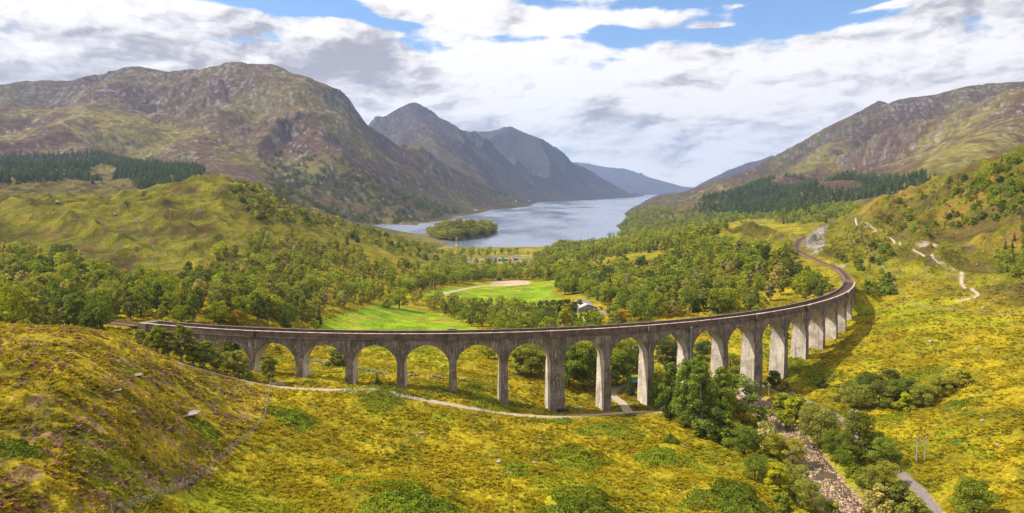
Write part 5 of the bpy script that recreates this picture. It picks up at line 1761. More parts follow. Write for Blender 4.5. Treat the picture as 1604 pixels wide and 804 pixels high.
tp = [tuft(k) for k in range(5)]
tint = COLR[fi] * RNG.uniform(.98, 1.30, (n, 1)) * np.array([[1.0, 1.0, .75]])
hm_ = heath[fi]
purp = hm_ & (RNG.random(n) < .07 + .25 * sstep(fbm(X, Y, 6, 3, .6, 45), .05, .5))
tint[purp] = np.array([.30, .125, .19]) * RNG.uniform(.6, 1.2, (purp.sum(), 1))
drk = RNG.random(n) < .04; tint[drk] *= .5
me = merged('moor_tussocks', tp, np.column_stack([X, Y, Z - .03]), RNG.uniform(.45, 1.0, n) * (.8 + rr / 500), RNG.uniform(0, 6.3, n), tint, [M_LEAF])
link('moor_tussocks', me, kind='stuff')


# ------------------------------------------------------------------ boulders
def boulder(px, py, wpx, label, seed, col=(.36, .33, .32), group=None, dmin=60., flat=1.0):
    c = at(px, py, dmin); v, f = rock_verts(seed, 2, .3); s = wpx * .5 * c[1] / FPX
    v = v * np.array([s, s * .8, s * .75 * flat])
    nz = pnoise(v[:, 0] * 2.3 / s + seed, v[:, 1] * 2.3 / s + v[:, 2] * 1.7 / s); v = v * (1 + .10 * nz[:, None])
    rr_ = np.random.default_rng(seed); C_ = np.array(col)[None] * rr_.uniform(.75, 1.2, (len(v), 1)) * np.ones((1, 3))
    me = mesh_from('boulder', v, f, [M_ROCK], None, False, C_)
    link('boulder', me, None, label, 'boulder', group, None, (c[0], c[1], c[2] + s * .12), seed * 1.3)


BO = [(661, 679, 9, 'pale boulder pair in the open grass left of centre, larger stone'), (653, 683, 5, 'small pale stone beside the larger boulder left of centre'), (739, 657, 5, 'small grey stone just below the track left of the double pier'),
      (775, 659, 5, 'grey stone below the track, right one of two'), (741, 675, 4, 'tiny grey stone lower down below the track'), (699, 687, 5, 'flat grey stone lying in the middle of the grass'), (643, 673, 4, 'tiny dark stone above the pale boulder pair'),
      (782, 724, 11, 'grey boulder at the left edge of the sparse bracken rise'), (837, 726, 8, 'reddish boulder on top of the sparse bracken rise'), (800, 742, 6, 'half-buried boulder on the near side of the sparse bracken rise'),
      (820, 664, 5, 'white stone in the grass below the double pier'), (845, 686, 4, 'small white stone right of centre in the grass'), (877, 730, 4, 'pale stone below the alone bright bracken mound'), (484, 661, 8, 'pale grey rock beside the bright bracken mound below the fence'),
      (821, 686, 3, 'tiny white stone right of centre'), (1484, 641, 6, 'white rock on the open slope right of the thicket'), (1540, 660, 10, 'grey flat boulder on the right slope, larger of two'), (1563, 697, 8, 'grey boulder far down the right slope'),
      (1510, 747, 5, 'pale stone in the grass right of the grey path'), (1394, 478, 9, 'dark rock on the grass slope right of the viaduct end'), (1410, 474, 6, 'smaller dark rock right of the first dark rock on the slope'), (1494, 482, 6, 'pale rock below the zigzag of the hill path'),
      (1540, 483, 9, 'broad rock ledge right of the hill path foot'), (1456, 535, 7, 'paired stones in the middle of the right slope'), (1463, 541, 5, 'lower stone of the pair in the middle of the right slope'), (1585, 508, 6, 'pale stone near the right edge above the slope'),
      (1507, 529, 4, 'tiny pale stone on the right slope'), (1530, 548, 8, 'flat rocks in a dry patch of the right slope'), (1065, 768, 6, 'grey stone left of the large leafy bracken mound'), (1072, 701, 7, 'grey slab left of the tall clump in the grass'),
      (118, 345, 5, 'pale crag on the grassy knoll, left one'), (47, 318, 5, 'white rock on the skyline of the knoll at the left'), (90, 317, 9, 'grey crag on the left skyline of the knoll'), (180, 336, 6, 'grey crag in the middle of the knoll slope'),
      (440, 278, 14, 'white scar of bare rock on the dark mountain flank, upper'), (447, 290, 10, 'lower white scar of bare rock on the dark mountain flank')]
for k, b_ in enumerate(BO):
    if b_[1] < 300 and b_[0] > 400: continue
    boulder(b_[0], b_[1], b_[2], b_[3], 20 + k, (.14, .11, .10) if 'dark' in b_[3] else (.33, .30, .28) if k % 3 else (.26, .21, .19))
# bare slabs on the heather hill
for k, (px, py, w_, lab) in enumerate([(297, 649, 38, 'bare pinkish rock slab in the middle of the heather hill'), (262, 672, 26, 'narrow bare slab left below the pinkish slab'), (215, 588, 24, 'thin pale slab on the upper heather hill'), (182, 612, 18, 'small flat slab left of the middle of the heather hill'),
                                       (208, 646, 16, 'small dark slab on the heather hill')]):
    boulder(px, py, w_, lab, 80 + k, (.27, .20, .19), None, 60., .22)

# ------------------------------------------------------------------ fences, poles
M_WOOD = simple('weathered_wood', (.30, .26, .22), .9, .35, 3)
M_WIRE = simple('wire', (.35, .34, .31), .6, .1, 3)
M_PALEW = simple('pale_wood', (.37, .33, .27), .9, .3, 3)


def fence(pts, name, label, cat, step=3.0, hgt=1.2, wires=4, rpost=.06, dmin=60.):
    P = catmull([at(px, py, dmin)[:2] for px, py in pts], 1.0)
    cum = np.concatenate([[0], np.cumsum(np.linalg.norm(np.diff(P, axis=0), axis=1))])
    S = np.arange(0, cum[-1], step); Q = np.column_stack([np.interp(S, cum, P[:, 0]), np.interp(S, cum, P[:, 1])]); Z = ground(Q[:, 0], Q[:, 1])
    o = bpy.data.objects.new(name, None); COL.objects.link(o); o.location = (Q[0][0], Q[0][1], Z[0]); o['label'] = label; o['category'] = cat
    org = np.array([Q[0][0], Q[0][1], Z[0]])
    mb = MB(); mb.tube([(0, 0, -.3), (0, 0, hgt)], rpost, 5); pm = mb.mesh('post', [M_PALEW])
    big = []
    for k in range(len(Q)):
        if k < 98: link('post', pm, o, None, None, None, None, (Q[k][0] - org[0], Q[k][1] - org[1], Z[k] - org[2]))
        else: big.append(k)
    if big:
        mb = MB()
        for k in big: mb.tube([(Q[k][0] - org[0], Q[k][1] - org[1], Z[k] - org[2] - .3), (Q[k][0] - org[0], Q[k][1] - org[1], Z[k] - org[2] + hgt)], rpost, 5)
        q = link('posts', mb.mesh('posts', [M_PALEW]), o); q['kind'] = 'stuff'
    mb = MB()
    for w_ in range(wires):
        z = hgt * (.2 + .75 * w_ / max(1, wires - 1)); mb.tube([(Q[k][0] - org[0], Q[k][1] - org[1], Z[k] - org[2] + z) for k in range(len(Q))], .018, 4)
    link('wire', mb.mesh('wire', [M_WIRE]), o)
    return o


fence([(424, 603), (421, 620), (417, 645), (408, 662), (395, 678), (372, 697), (350, 716), (330, 735), (300, 757), (260, 775), (215, 790), (160, 803)], 'wire_fence', 'wire and post fence running down between the heather hill and the open grass', 'fence', 2.2, 1.25, 4, .07)
fence([(1328, 342), (1345, 362), (1358, 385), (1372, 405), (1388, 430), (1405, 455)], 'deer_fence', 'tall deer fence climbing the hillside above the railway cutting', 'fence', 5, 1.9, 5, .05)
fence([(1405, 455), (1440, 480), (1480, 487), (1530, 490), (1604, 494)], 'hillside_fence', 'fence crossing the right slope below the zigzag path', 'fence', 4, 1.3, 4, .07)
fence([(258, 300), (212, 345), (228, 372), (240, 392)], 'knoll_fence', 'faint fence line dropping down the grassy knoll', 'fence', 8, 1.6, 3, .09) if False else None
fence([(196, 322), (215, 350), (232, 378), (250, 398)], 'knoll_fence', 'faint fence line dropping down the grassy knoll on the left', 'fence', 7, 1.5, 3, .06)


def gate(px, py, w_, label):
    c = at(px, py); o = bpy.data.objects.new('field_gate', None); COL.objects.link(o); o.location = c; o['label'] = label; o['category'] = 'gate'; o.rotation_euler = (0, 0, .25)
    for s_ in (-1, 1):
        mb = MB(); mb.box((s_ * w_ / 2, 0, .65), (.22, .22, 1.7)); link('gate_post', mb.mesh('gate_post', [M_PALEW]), o)
    mb = MB()
    for z in (.25, .5, .75, 1.0, 1.2): mb.box((0, 0, z), (w_, .06, .08))
    mb.tube([(-w_ / 2, .05, .2), (w_ / 2, .05, 1.2)], .04, 4)
    link('gate_leaf', mb.mesh('gate_leaf', [M_PALEW]), o)


gate(434, 604, 4.2, 'wooden gate across the track at the top of the wire fence')


def hpole(px, py, hpx, label, rz=0.2, w_=2.6, dmin=60.):
    c = at(px, py, dmin); H = hpx * c[1] / FPX
    o = bpy.data.objects.new('power_pole_pair', None); COL.objects.link(o); o.location = c; o.rotation_euler = (0, 0, rz); o['label'] = label; o['category'] = 'power pole'
    for s_ in (-1, 1):
        mb = MB(); mb.tube([(s_ * w_ / 2, 0, -.5), (s_ * w_ / 2 * .96, 0, H)], [.17, .12], 8); link('pole', mb.mesh('pole', [M_PALEW]), o)
    mb = MB(); mb.box((0, 0, H - .5), (w_ + 2.0, .16, .2)); mb.box((0, .14, H - 1.5), (w_ + .2, .1, .14)); link('crossarm', mb.mesh('crossarm', [M_WOOD]), o)
    for s_ in (-1, 0, 1):
        mb = MB(); mb.tube([(s_ * (w_ / 2 + .7), 0, H - .4), (s_ * (w_ / 2 + .7), 0, H - .05)], [.10, .06], 6); link('insulator', mb.mesh('insulator', [simple('insulator_brown', (.22, .12, .08), .4)]), o)


hpole(1442, 722, 40, 'pair of wooden poles with crossarm standing on the grass beside the grey path')
hpole(676, 458, 18, 'pair of wooden poles with crossarm at the corner of the far green field', .1, 3.2, 400)


def pole(px, py, hpx, label, dmin=60.):
    c = at(px, py, dmin); H = hpx * c[1] / FPX; o = bpy.data.objects.new('utility_pole', None); COL.objects.link(o); o.location = c; o['label'] = label; o['category'] = 'utility pole'
    mb = MB(); mb.tube([(0, 0, -.4), (0, 0, H)], [.16, .11], 8); link('pole', mb.mesh('pole', [M_PALEW]), o)
    mb = MB(); mb.box((0, 0, H - .35), (1.4, .12, .14)); link('crossarm', mb.mesh('crossarm', [M_WOOD]), o)


pole(657, 487, 14, 'lone pole at the edge of the bright field near its right corner', 330)
pole(1204, 622, 16, 'short post at the path by the double pier, left one')
pole(1213, 624, 13, 'short post at the path by the double pier, middle one')
pole(1227, 626, 13, 'short post at the path by the double pier, right one')

# dead grey tree over the river stones
c = at(1278, 800); mb = MB(); r = random.Random(5)


def branch(p, d, L, R, k):
    q = p + d * L; mb.tube([p, (p + q) / 2 + np.array([r.uniform(-.1, .1) * L, r.uniform(-.1, .1) * L, .05 * L]), q], [R, R * .8, R * .55], 5)
    if k == 0: return
    for _ in range(3):
        nd = d + np.array([r.uniform(-.9, .9), r.uniform(-.9, .9), r.uniform(-.2, .5)]); nd /= np.linalg.norm(nd); branch(q if _ else (p + q) / 2, nd, L * .68, R * .55, k - 1)


branch(np.array([0, 0, -.3]), np.array([.15, -.1, 1.0]), 1.9, .15, 4)
o = link('dead_tree', mb.mesh('dead_tree', [simple('bleached_wood', (.48, .43, .36), .9, .2, 3)]), None, 'bare bleached dead tree among the green trees beside the river stones', 'dead tree', None, None, (c[0], c[1], c[2]))

# drystone wall through the meadow behind the arches
P = catmull([at(px, py)[:2] for px, py in [(480, 565), (500, 568), (530, 572), (560, 578), (585, 583), (620, 587), (660, 590), (690, 593), (728, 596)]], .8)
mb_v = []; pr = [rock_verts(k, 0) + (None,) for k in range(6)]
m = len(P) * 3; kk = np.repeat(np.arange(len(P)), 3); wob = fbm(P[kk][:, 0], P[kk][:, 1], 6, 2, .5, 99)
pos = P[kk] + RNG.uniform(-.3, .3, (m, 2)); zz = ground(pos[:, 0], pos[:, 1]) + np.tile([.1, .4, .7], len(P)) * np.clip(.9 + wob * 1.2, .1, 1.2)
okk = wob > -.35
me = merged('drystone_wall', pr, np.column_stack([pos, zz])[okk], RNG.uniform(.3, .5, m)[okk], RNG.uniform(0, 6, m)[okk], (np.array([(.30, .26, .22)]) * RNG.uniform(.6, 1.3, (m, 1)))[okk], [M_ROCK])
link('drystone_wall', me, None, 'ruined drystone wall crossing the meadow seen under the left arches', 'wall')
P = catmull([at(px, py)[:2] for px, py in [(454, 557), (470, 560), (480, 564)]], .8)

# goal frame in the bright field
c = at(610, 493, 330); o = bpy.data.objects.new('goal_frame', None); COL.objects.link(o); o.location = c; o['label'] = 'small goal frame standing in the bright green field'; o['category'] = 'goal'
for s_ in (-1, 1):
    mb = MB(); mb.tube([(s_ * 1.9, 0, -.1), (s_ * 1.9, 0, 2.1)], .07, 6); mb.tube([(s_ * 1.9, 0, 2.05), (s_ * 1.9, 1.4, 0)], .05, 6); link('goal_post', mb.mesh('goal_post', [M_PALEW]), o)
mb = MB(); mb.tube([(-1.95, 0, 2.1), (1.95, 0, 2.1)], .07, 6); mb.tube([(-1.9, 1.4, .05), (1.9, 1.4, .05)], .05, 6); link('crossbar', mb.mesh('crossbar', [M_PALEW]), o)

# black pipes stacked by the double pier
c = at(881, 645); o = bpy.data.objects.new('pipe_stack', None); COL.objects.link(o); o.location = c; o['label'] = 'stack of black plastic pipes on the ground at the foot of the first double pier'; o['category'] = 'pipe stack'; o.rotation_euler = (0, 0, .1)
M_BLK = simple('black_plastic', (.02, .02, .025), .45, .2, 2, 0, .4)
for k, (y, z) in enumerate([(-.55, .28), (0, .28), (.55, .28), (-.28, .78), (.28, .78)]):
    mb = MB(); mb.tube([(-1.9 + .1 * (k % 3), y, z), (1.9 + .1 * (k % 2), y, z)], .27, 10, cap=False); mb.tube([(-1.9, y, z), (1.9, y, z)], .22, 10, cap=False); link('pipe', mb.mesh('pipe', [M_BLK]), o)
c = at(903, 640); mb = MB()
for k in range(6): mb.box((k * .25 - .6, (k % 3) * .2, .08 + .07 * k), (3.4, .24, .07), .15 * k)
link('timber_pile', mb.mesh('timber_pile', [simple('grey_timber', (.42, .42, .45), .8)]), None, 'loose pile of grey planks right of the black pipes', 'timber pile', None, None, tuple(c))


# green roofed hut behind the ninth pier
def hut(px, py, w_, d_, h_, roof_h, label, mw, mr, rz, dmin=60., name='hut', door=True, win=1):
    c = at(px, py, dmin); o = bpy.data.objects.new(name, None); COL.objects.link(o); o.location = c; o.rotation_euler = (0, 0, rz); o['label'] = label; o['category'] = name.replace('_', ' ')
    mb = MB(); x, y = w_ / 2, d_ / 2
    mb.add([(-x, -y, -1), (x, -y, -1), (x, y, -1), (-x, y, -1), (-x, -y, h_), (x, -y, h_), (x, y, h_), (-x, y, h_), (-x, 0, h_ + roof_h), (x, 0, h_ + roof_h)],
           [(0, 1, 5, 4), (1, 2, 6, 9, 5), (2, 3, 7, 6), (3, 0, 4, 8, 7)]); link('wall', mb.mesh('wall', [mw]), o)
    mb = MB(); e = .35; t = .14
    for s_ in (-1, 1):
        y1 = s_ * (y + e); z1 = h_ - e * roof_h / y
        mb.hexa([(-x - e, 0, h_ + roof_h + .02), (x + e, 0, h_ + roof_h + .02), (x + e, y1, z1 + .02), (-x - e, y1, z1 + .02), (-x - e, 0, h_ + roof_h + t), (x + e, 0, h_ + roof_h + t), (x + e, y1, z1 + t), (-x - e, y1, z1 + t)])
    link('roof', mb.mesh('roof', [mr]), o)
    if door:
        mb = MB(); mb.box((-w_ * .2, -y - .03, min(h_ * .45, 1.1)), (min(1.1, w_ * .25), .08, min(h_ * .88, 2.1))); link('door', mb.mesh('door', [simple('dark_door', (.08, .06, .05), .6)]), o)
    for k in range(win):
        mb = MB(); mb.box((w_ * (.05 + .28 * k), -y - .03, h_ * .58), (w_ * .14, .08, h_ * .3)); link('window', mb.mesh('window', [simple('window_glass', (.05, .06, .08), .1, .1, 1, 0, .5)]), o)
    return o


M_GRN = simple('green_roof', (.10, .26, .19), .6, .2, 1.5); M_BRW = simple('brown_boards', (.16, .11, .075), .85, .3, 2)
hut(997, 606, 6, 4.4, 2.6, 1.1, 'green-roofed hut half hidden behind the pale pier by the side track', M_BRW, M_GRN, .3)
M_TIN = simple('old_tin_roof', (.40, .36, .34), .7, .35, .6); M_GWALL = simple('grey_wall', (.22, .20, .21), .9, .3, .6); M_REDT = simple('rust_red', (.42, .09, .03), .7, .3, 1)
o = hut(917, 488, 9.5, 14, 3.2, 2.4, 'old grey barn with patched tin roof between the dark hedge and the wood', M_GWALL, M_TIN, 1.85, 380, 'barn', True, 2)
c = at(903, 478, 380); mb = MB(); mb.box((0, 0, 1.5), (3.4, 2.5, 3.0)); mb.box((0, 0, 3.05), (3.7, 2.8, .12), 0, 1); link('shed', mb.mesh('shed', [M_REDT, M_TIN]), None, 'small rusty orange lean-to at the left end of the old barn', 'shed', None, None, tuple(c), .3)

# yellow loader on the barn track
c = at(941, 486, 380); o = bpy.data.objects.new('tractor', None); COL.objects.link(o); o.location = (c[0], c[1], c[2] + .06); o.rotation_euler = (0, 0, .9); o['label'] = 'small yellow digger parked on the track right of the barn'; o['category'] = 'digger'
M_YEL = simple('yellow_paint', (.65, .33, .02), .45, .15, 2, 0, .4); M_TYR = simple('tyre', (.02, .02, .02), .8, .2, 2); M_GLS = simple('cab_glass', (.04, .05, .06), .1, .1, 1, 0, .5)
mb = MB(); mb.box((0, 0, 1.05), (3.4, 1.5, .7)); mb.box((1.2, 0, 1.6), (1.3, 1.2, .5), 0, 0, .9); link('body', mb.mesh('body', [M_YEL]), o)
mb = MB(); mb.box((-.35, 0, 2.0), (1.4, 1.35, 1.3), 0, 0, .88); mb.box((-.35, 0, 2.72), (1.5, 1.45, .14), 0, 1); link('cab', mb.mesh('cab', [M_GLS, M_YEL]), o)
for x in (-1.1, 1.2):
    for y in (-.8, .8):
        mb = MB(); mb.tube([(x, y - .18, .6), (x, y + .18, .6)], .6, 14); link('wheel', mb.mesh('wheel', [M_TYR]), o)
mb = MB(); mb.tube([(1.7, 0, 1.5), (2.9, 0, 2.3), (3.6, 0, .9)], .14, 6); mb.box((3.7, 0, .55), (.7, 1.4, .6)); link('loader_arm', mb.mesh('loader_arm', [M_YEL]), o)

# ------------------------------------------------------------------ monument, visitor site, cars
c = at(715.5, 387, 900); c[2] = max(c[2], 1.0)
o = bpy.data.objects.new('monument_tower', None); COL.objects.link(o); o.location = c; o['label'] = 'slender round stone monument tower with a statue on top, at the head of the loch'; o['category'] = 'monument'
M_MON = simple('monument_stone', (.36, .29, .24), .9, .25, .6)
mb = MB(); mb.tube([(0, 0, -1), (0, 0, 1.2), (0, 0, 1.25), (0, 0, 14.2), (0, 0, 14.25), (0, 0, 15.6)], [2.6, 2.6, 2.1, 1.75, 2.25, 2.25], 20); link('shaft', mb.mesh('shaft', [M_MON], True), o)
mb = MB()
for k in range(14): a = k * 2 * pi / 14; mb.box((cos(a) * 2.05, sin(a) * 2.05, 15.95), (.5, .4, .7), a)
link('battlement', mb.mesh('battlement', [M_MON]), o)
mb = MB(); mb.tube([(0, 0, 15.5), (0, 0, 16.3), (0, 0, 16.7), (.05, 0, 17.3), (0, 0, 17.8), (0, 0, 18.0), (0, 0, 18.35)], [.5, .38, .30, .34, .15, .2, .1], 8); link('statue', mb.mesh('statue', [M_MON], True), o)
mb = MB(); n = 26
for k in range(n):
    a = k * 2 * pi / n + .1
    if k in (3, 4): continue
    mb.box((cos(a) * 9, sin(a) * 9, .3), (.5, 2.3, 1.9), a)
link('enclosure_wall', mb.mesh('enclosure_wall', [M_MON]), o)

M_WHT = simple('white_wall', (.72, .70, .66), .8, .1, 1); M_SLT = simple('slate', (.13, .13, .15), .7, .2, 1)
hut(770, 409, 16, 7, 3.0, 2.6, 'long low visitor building behind the trees of the car park', M_WHT, M_SLT, .1, 700, 'cottage', True, 3)
hut(712, 407, 8, 6, 2.8, 2.2, 'small white cottage at the left end of the car park', M_WHT, M_SLT, .3, 700, 'cottage', True, 2)


def container(px, py, L, W_, H_, col, label, rz, name='container', cat='container'):
    c = at(px, py, 700); o = bpy.data.objects.new(name, None); COL.objects.link(o); o.location = c; o.rotation_euler = (0, 0, rz); o['label'] = label; o['category'] = cat
    mb = MB(); mb.box((0, 0, H_ / 2), (L, W_, H_))
    n = int(L / .6)
    for k in range(n): mb.box((-L / 2 + (k + .5) * L / n, -W_ / 2 - .04, H_ / 2), (L / n * .45, .08, H_ * .88))
    if 'red door' not in label: doorm = simple('blue_door', (.03, .10, .38), .6)
    else: doorm = M_REDT
    link('body', mb.mesh('body', [simple(label[:12].replace(' ', '_'), col, .6, .15, 1)]), o)
    mb = MB(); mb.box((0, 0, H_ + .08), (L + .2, W_ + .2, .14)); link('roof', mb.mesh('roof', [simple('cont_roof', (.4, .42, .42), .6)]), o)
    mb = MB(); mb.box((0, -W_ / 2 - .1, H_ * .42), (1.3, .1, H_ * .8)); link('door', mb.mesh('door', [doorm]), o)


container(788, 409, 13, 4, 3.4, (.03, .30, .20), 'long green site shed with a red door at the building works', .0, 'site_shed', 'site shed')
container(808, 408, 5.5, 3, 3.2, (.03, .13, .50), 'blue container right of the green site shed', .1)
for k, (px, py, w_) in enumerate([(797, 407, 6), (803, 405, 5)]):
    boulder(px, py, w_ + 4, ['brown heap of soil behind the blue container', 'small brown heap of soil beside the works'][k], 60 + k, (.30, .17, .11), None, 700.)

# car prototypes
M_CARG = simple('car_glass', (.03, .035, .04), .08, .05, 1, 0, .5)


def car(px, py, col, label, rz, van=False, group=None):
    c = at(px, py, 500); o = bpy.data.objects.new('parked_car' if not van else 'parked_van', None); COL.objects.link(o); o.location = c; o.rotation_euler = (0, 0, rz); o['label'] = label; o['category'] = 'van' if van else 'car'
    if group: o['group'] = group
    L, W_, H_ = (5.2, 2.0, 2.2) if van else (4.3, 1.8, 1.45)
    prof = [(-L / 2, .35), (-L / 2, .8), (-L / 2 + .1, H_ * .68), (-L / 2 + .5, H_ * .98), (L * (.30 if van else .12), H_), (L * (.38 if van else .28), .98), (L / 2 - .1, .85), (L / 2, .5), (L / 2, .35)]
    mb = MB(); m = len(prof); V = [(x, -W_ / 2 * (.9 if z > 1.0 else 1), z) for x, z in prof] + [(x, W_ / 2 * (.9 if z > 1.0 else 1), z) for x, z in prof]
    F = [tuple(range(m)), tuple(reversed(range(m, 2 * m)))] + [(i, i + m, (i + 1) % m + m, (i + 1) % m) for i in range(m)]
    mb.add(V, F); link('body', mb.mesh('body', [simple('car_%s' % label.split()[0], col, .3, .05, 1, 0, .5)]), o)
    mb = MB()
    for s_ in (-1, 1): mb.box((-L * .08, s_ * W_ * .455, H_ * .80), (L * .5, .05, H_ * .24), 0, 0, .9)
    mb.box((L * (.35 if van else .21), 0, H_ * .8), (.08, W_ * .78, H_ * .25)); mb.box((-L / 2 + .28, 0, H_ * .82), (.08, W_ * .76, H_ * .22)); link('window', mb.mesh('window', [M_CARG]), o)
    for x in (-L * .31, L * .31):
        for y in (-W_ * .44, W_ * .44):
            mb = MB(); mb.tube([(x, y - .11, .33), (x, y + .11, .33)], .33, 10); link('wheel', mb.mesh('wheel', [M_TYR]), o)
    return o


CARS = [(722, 407, (.7, .7, .7), 'white car parked beside the small white cottage', 0), (729, 409, (.03, .03, .04), 'black car parked second from the small white cottage', .1), (735, 408.5, (.45, .46, .48), 'silver car in the front row of the car park', .0),
        (742, 409, (.7, .7, .7), 'white car in the middle of the front row of the car park', .2), (748, 410, (.25, .03, .03), 'dark red car in the front row of the car park', .0), (754, 411, (.05, .08, .2), 'blue car at the right of the front row of the car park', .1),
        (760, 410.5, (.6, .6, .62), 'light grey car nearest the big car park trees', .0), (738, 405.5, (.1, .1, .11), 'dark grey car in the back row of the car park', .1), (746, 405.5, (.7, .68, .62), 'cream car in the back row of the car park', .0),
        (815, 410, (.75, .75, .76), 'white car right of the blue container', .1), (822, 409.5, (.70, .5, .05), 'yellow car at the right end of the works', 0), (830, 409, (.55, .56, .6), 'silver car farthest right by the works', .2),
        (827, 406, (.05, .05, .06), 'black car behind the yellow one', .0)]
for px, py, col, lab, rz in CARS: car(px, py, col, lab, rz + (pi / 2 if len(lab) % 2 else 0))
car(782, 439.5, (.03, .03, .04), 'black pickup-like van beside the far edge of the sand arena', .2, True)

# hamlet across the loch
for k, (px, py, lab) in enumerate([(829, 316.5, 'tiny white house on the far shore, left of the point'), (745, 331, 'white house on the wooded left shore of the loch'), (808, 317, 'second tiny white house up the far shore')]):
    hut(px, py - 1, 12, 8, 4, 3, lab, M_WHT, M_SLT, .4 * k, 1500, 'lochside_house', True, 2)
# rowing boat shed by the right shore
hut(991, 362, 9, 6, 3, 2, 'white boathouse among the trees of the right shore', M_WHT, M_SLT, .2, 1300, 'boathouse', True, 1)
hut(1198, 331, 10, 7, 3.4, 2.4, 'house with pale blue roof in the wood below the plantation', M_WHT, simple('blue_slate', (.2, .26, .34), .6), .2, 1000, 'woodland_house', True, 2)


# ------------------------------------------------------------------ people on the hill path
def person_mesh(cols, sit=False, seed=0):
    """one continuous figure: rings of an outline swept up legs, trunk, arms and head, skinned into one surface"""
    import bmesh
    r = random.Random(seed); st = .0 if sit else r.uniform(.05, .22)
    J = {'pel': (0, 0, .95), 'chest': (0, .02, 1.32), 'neck': (0, .02, 1.48), 'head': (0, .03, 1.62), 'top': (0, .02, 1.74)}
    for s_, n_ in ((-1, 'l'), (1, 'r')):
        J['hip' + n_] = (s_ * .10, 0, .90); J['kn' + n_] = (s_ * .11, -.04 + st * s_ * .5, .50); J['an' + n_] = (s_ * .11, st * s_, .09); J['toe' + n_] = (s_ * .12, st * s_ - .17, .04)
        J['sh' + n_] = (s_ * .19, .02, 1.42); J['el' + n_] = (s_ * .27, .06 - st * s_ * .4, 1.14); J['ha' + n_] = (s_ * .27, -.05 - st * s_ * .8, .90); J['fi' + n_] = (s_ * .26, -.08 - st * s_ * .8, .80)
    R = {'pel': .155, 'chest': .17, 'neck': .065, 'head': .105, 'top': .07, 'hip': .10, 'kn': .068, 'an': .045, 'toe': .04, 'sh': .075, 'el': .048, 'ha': .034, 'fi': .028}
    E = [('pel', 'chest'), ('chest', 'neck'), ('neck', 'head'), ('head', 'top')]
    for n_ in 'lr': E += [('pel', 'hip' + n_), ('hip' + n_, 'kn' + n_), ('kn' + n_, 'an' + n_), ('an' + n_, 'toe' + n_), ('chest', 'sh' + n_), ('sh' + n_, 'el' + n_), ('el' + n_, 'ha' + n_), ('ha' + n_, 'fi' + n_)]
    K = list(J); me = bpy.data.meshes.new('p'); me.from_pydata([J[k] for k in K], [(K.index(a), K.index(b)) for a, b in E], [])
    o = bpy.data.objects.new('p', me); COL.objects.link(o)
    o.modifiers.new('s', 'SKIN')
    for i, k in enumerate(K):
        q = k[:-1] if k[-1] in 'lr' and k[:-1] in R and k not in R else k
        me.skin_vertices[0].data[i].radius = (R[q], R[q] * (.72 if q in ('pel', 'chest') else 1)); me.skin_vertices[0].data[i].use_root = (k == 'pel')
    o.modifiers.new('u', 'SUBSURF').levels = 1
    dg = bpy.context.evaluated_depsgraph_get(); ev = bpy.data.meshes.new_from_object(o.evaluated_get(dg))
    bpy.data.objects.remove(o); bpy.data.meshes.remove(me)
    for c in cols: ev.materials.append(c)
    for p in ev.polygons:
        z = p.center.z; x = abs(p.center.x)
        p.material_index = 3 if z < .09 else 1 if z < .93 and x < .21 else 0 if (z < 1.47 and not (x > .21 and z < .93)) else 2
    ev.name = 'person'
    return ev


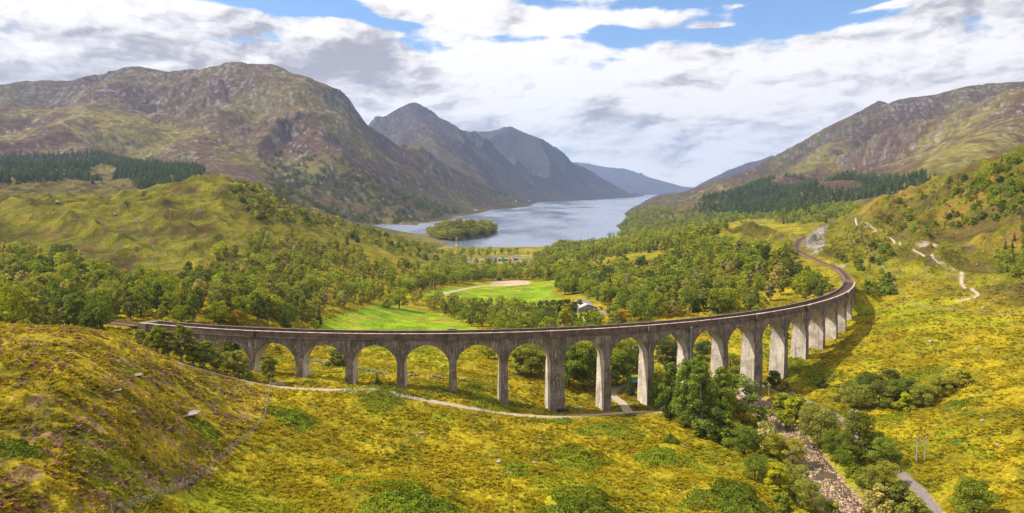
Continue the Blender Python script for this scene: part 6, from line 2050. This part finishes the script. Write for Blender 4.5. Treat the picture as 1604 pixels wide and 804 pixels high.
M_SKIN = simple('skin', (.50, .30, .21), .6); M_SHOE = simple('shoes', (.05, .045, .04), .8)
PCOL = {'red': (.50, .03, .03), 'blue': (.03, .12, .45), 'white': (.75, .75, .74), 'black': (.02, .02, .025), 'teal': (.02, .25, .28), 'orange': (.65, .2, .02), 'purple': (.22, .05, .3), 'grey': (.25, .25, .27), 'pink': (.6, .15, .3), 'green': (.05, .2, .05), 'yellow': (.65, .5, .04)}
PP = [(1404, 392, 'white', 'person in white standing left of the viewpoint group'), (1412, 393, 'black', 'person in black at the left of the viewpoint group'), (1418, 393.5, 'grey', 'person in grey in the viewpoint group'), (1424, 393, 'blue', 'person in blue in the viewpoint group'),
      (1428, 391, 'black', 'person in black where the path reaches the viewpoint'), (1432, 405, 'teal', 'person in teal standing below the viewpoint group'), (1441, 403, 'black', 'person in black on the slope under the path start'), (1453, 381.5, 'white', 'person in white on the upper bare patch'),
      (1459, 384, 'orange', 'person in orange on the upper bare patch'), (1458, 387, 'red', 'person in red just below the upper bare patch'), (1481, 382, 'white', 'person in white alone right of the upper bare patch'), (1507, 373, 'purple', 'person in purple high on the hillside'),
      (1451, 403, 'red', 'person in red walking near the top of the path'), (1458, 407, 'blue', 'person in blue walking down the upper path'), (1463, 408.5, 'black', 'person in black walking behind the one in blue'), (1470, 411, 'purple', 'person in purple in the middle of the path'),
      (1476, 414, 'white', 'person in white in the middle of the path'), (1484, 419, 'black', 'person in black at the bend of the path'), (1487, 421, 'blue', 'person in blue at the bend of the path'), (1495, 425, 'white', 'person in white below the bend of the path'),
      (1499, 427, 'red', 'person in red below the bend of the path'), (1514, 450, 'pink', 'person in pink off the path at the zigzag'), (1520, 398, 'orange', 'person in orange sitting-height on the right slope'), (1523, 409, 'red', 'person in red on the right slope above the dark trees'),
      (1530, 417, 'white', 'person in white on the right slope'), (1540, 397, 'yellow', 'person in yellow farther right on the slope')]
PM = {}
for k, (px, py, colr, lab) in enumerate(PP):
    if 'sitting' in lab: lab = 'person in orange standing on the right slope'
    if colr not in PM:
        PM[colr] = person_mesh([simple('jacket_' + colr, PCOL[colr], .8, .1), simple('trousers_' + ('blue' if k % 2 else 'dark'), (.04, .06, .12) if k % 2 else (.03, .03, .03), .85, .1), M_SKIN, M_SHOE], seed=k)
    c = at(px, py, 250); o = link('person', PM[colr], None, lab, 'person', 'walkers on the hill path', None, (c[0], c[1], c[2] + (.06 if near_paths(np.array([c[0]]), np.array([c[1]]))[0] < .3 else 0)), random.uniform(0, 6.28))
    mb = MB(); mb.tube([(0, .035, 1.60), (0, .045, 1.68), (0, .035, 1.75), (0, .03, 1.775)], [.105, .118, .085, .02], 8); link('hair', mb.mesh('hair', [simple('hair_brown', (.07, .045, .03), .8)]), o)

# ------------------------------------------------------------------ the air
def haze_vol():
    m = bpy.data.materials.new('haze'); m.use_nodes = True; t = NT(m.node_tree)
    out = t.n('ShaderNodeOutputMaterial'); v = t.n('ShaderNodeVolumePrincipled')
    v.inputs['Color'].default_value = (.44, .61, 1.0, 1); v.inputs['Density'].default_value = 5.0e-5; v.inputs['Anisotropy'].default_value = .2
    t.link(v.outputs[0], out.inputs['Volume'])
    return m


mb = MB(); mb.box((0, 0, 0), (36000, 36000, 1300))
mh = haze_vol(); link('haze', mb.mesh('haze', [mh]), kind='stuff', loc=(0, 0, 650 - 7.6))
print('lowest ground', GZ.min(), 'highest', GZ.max())
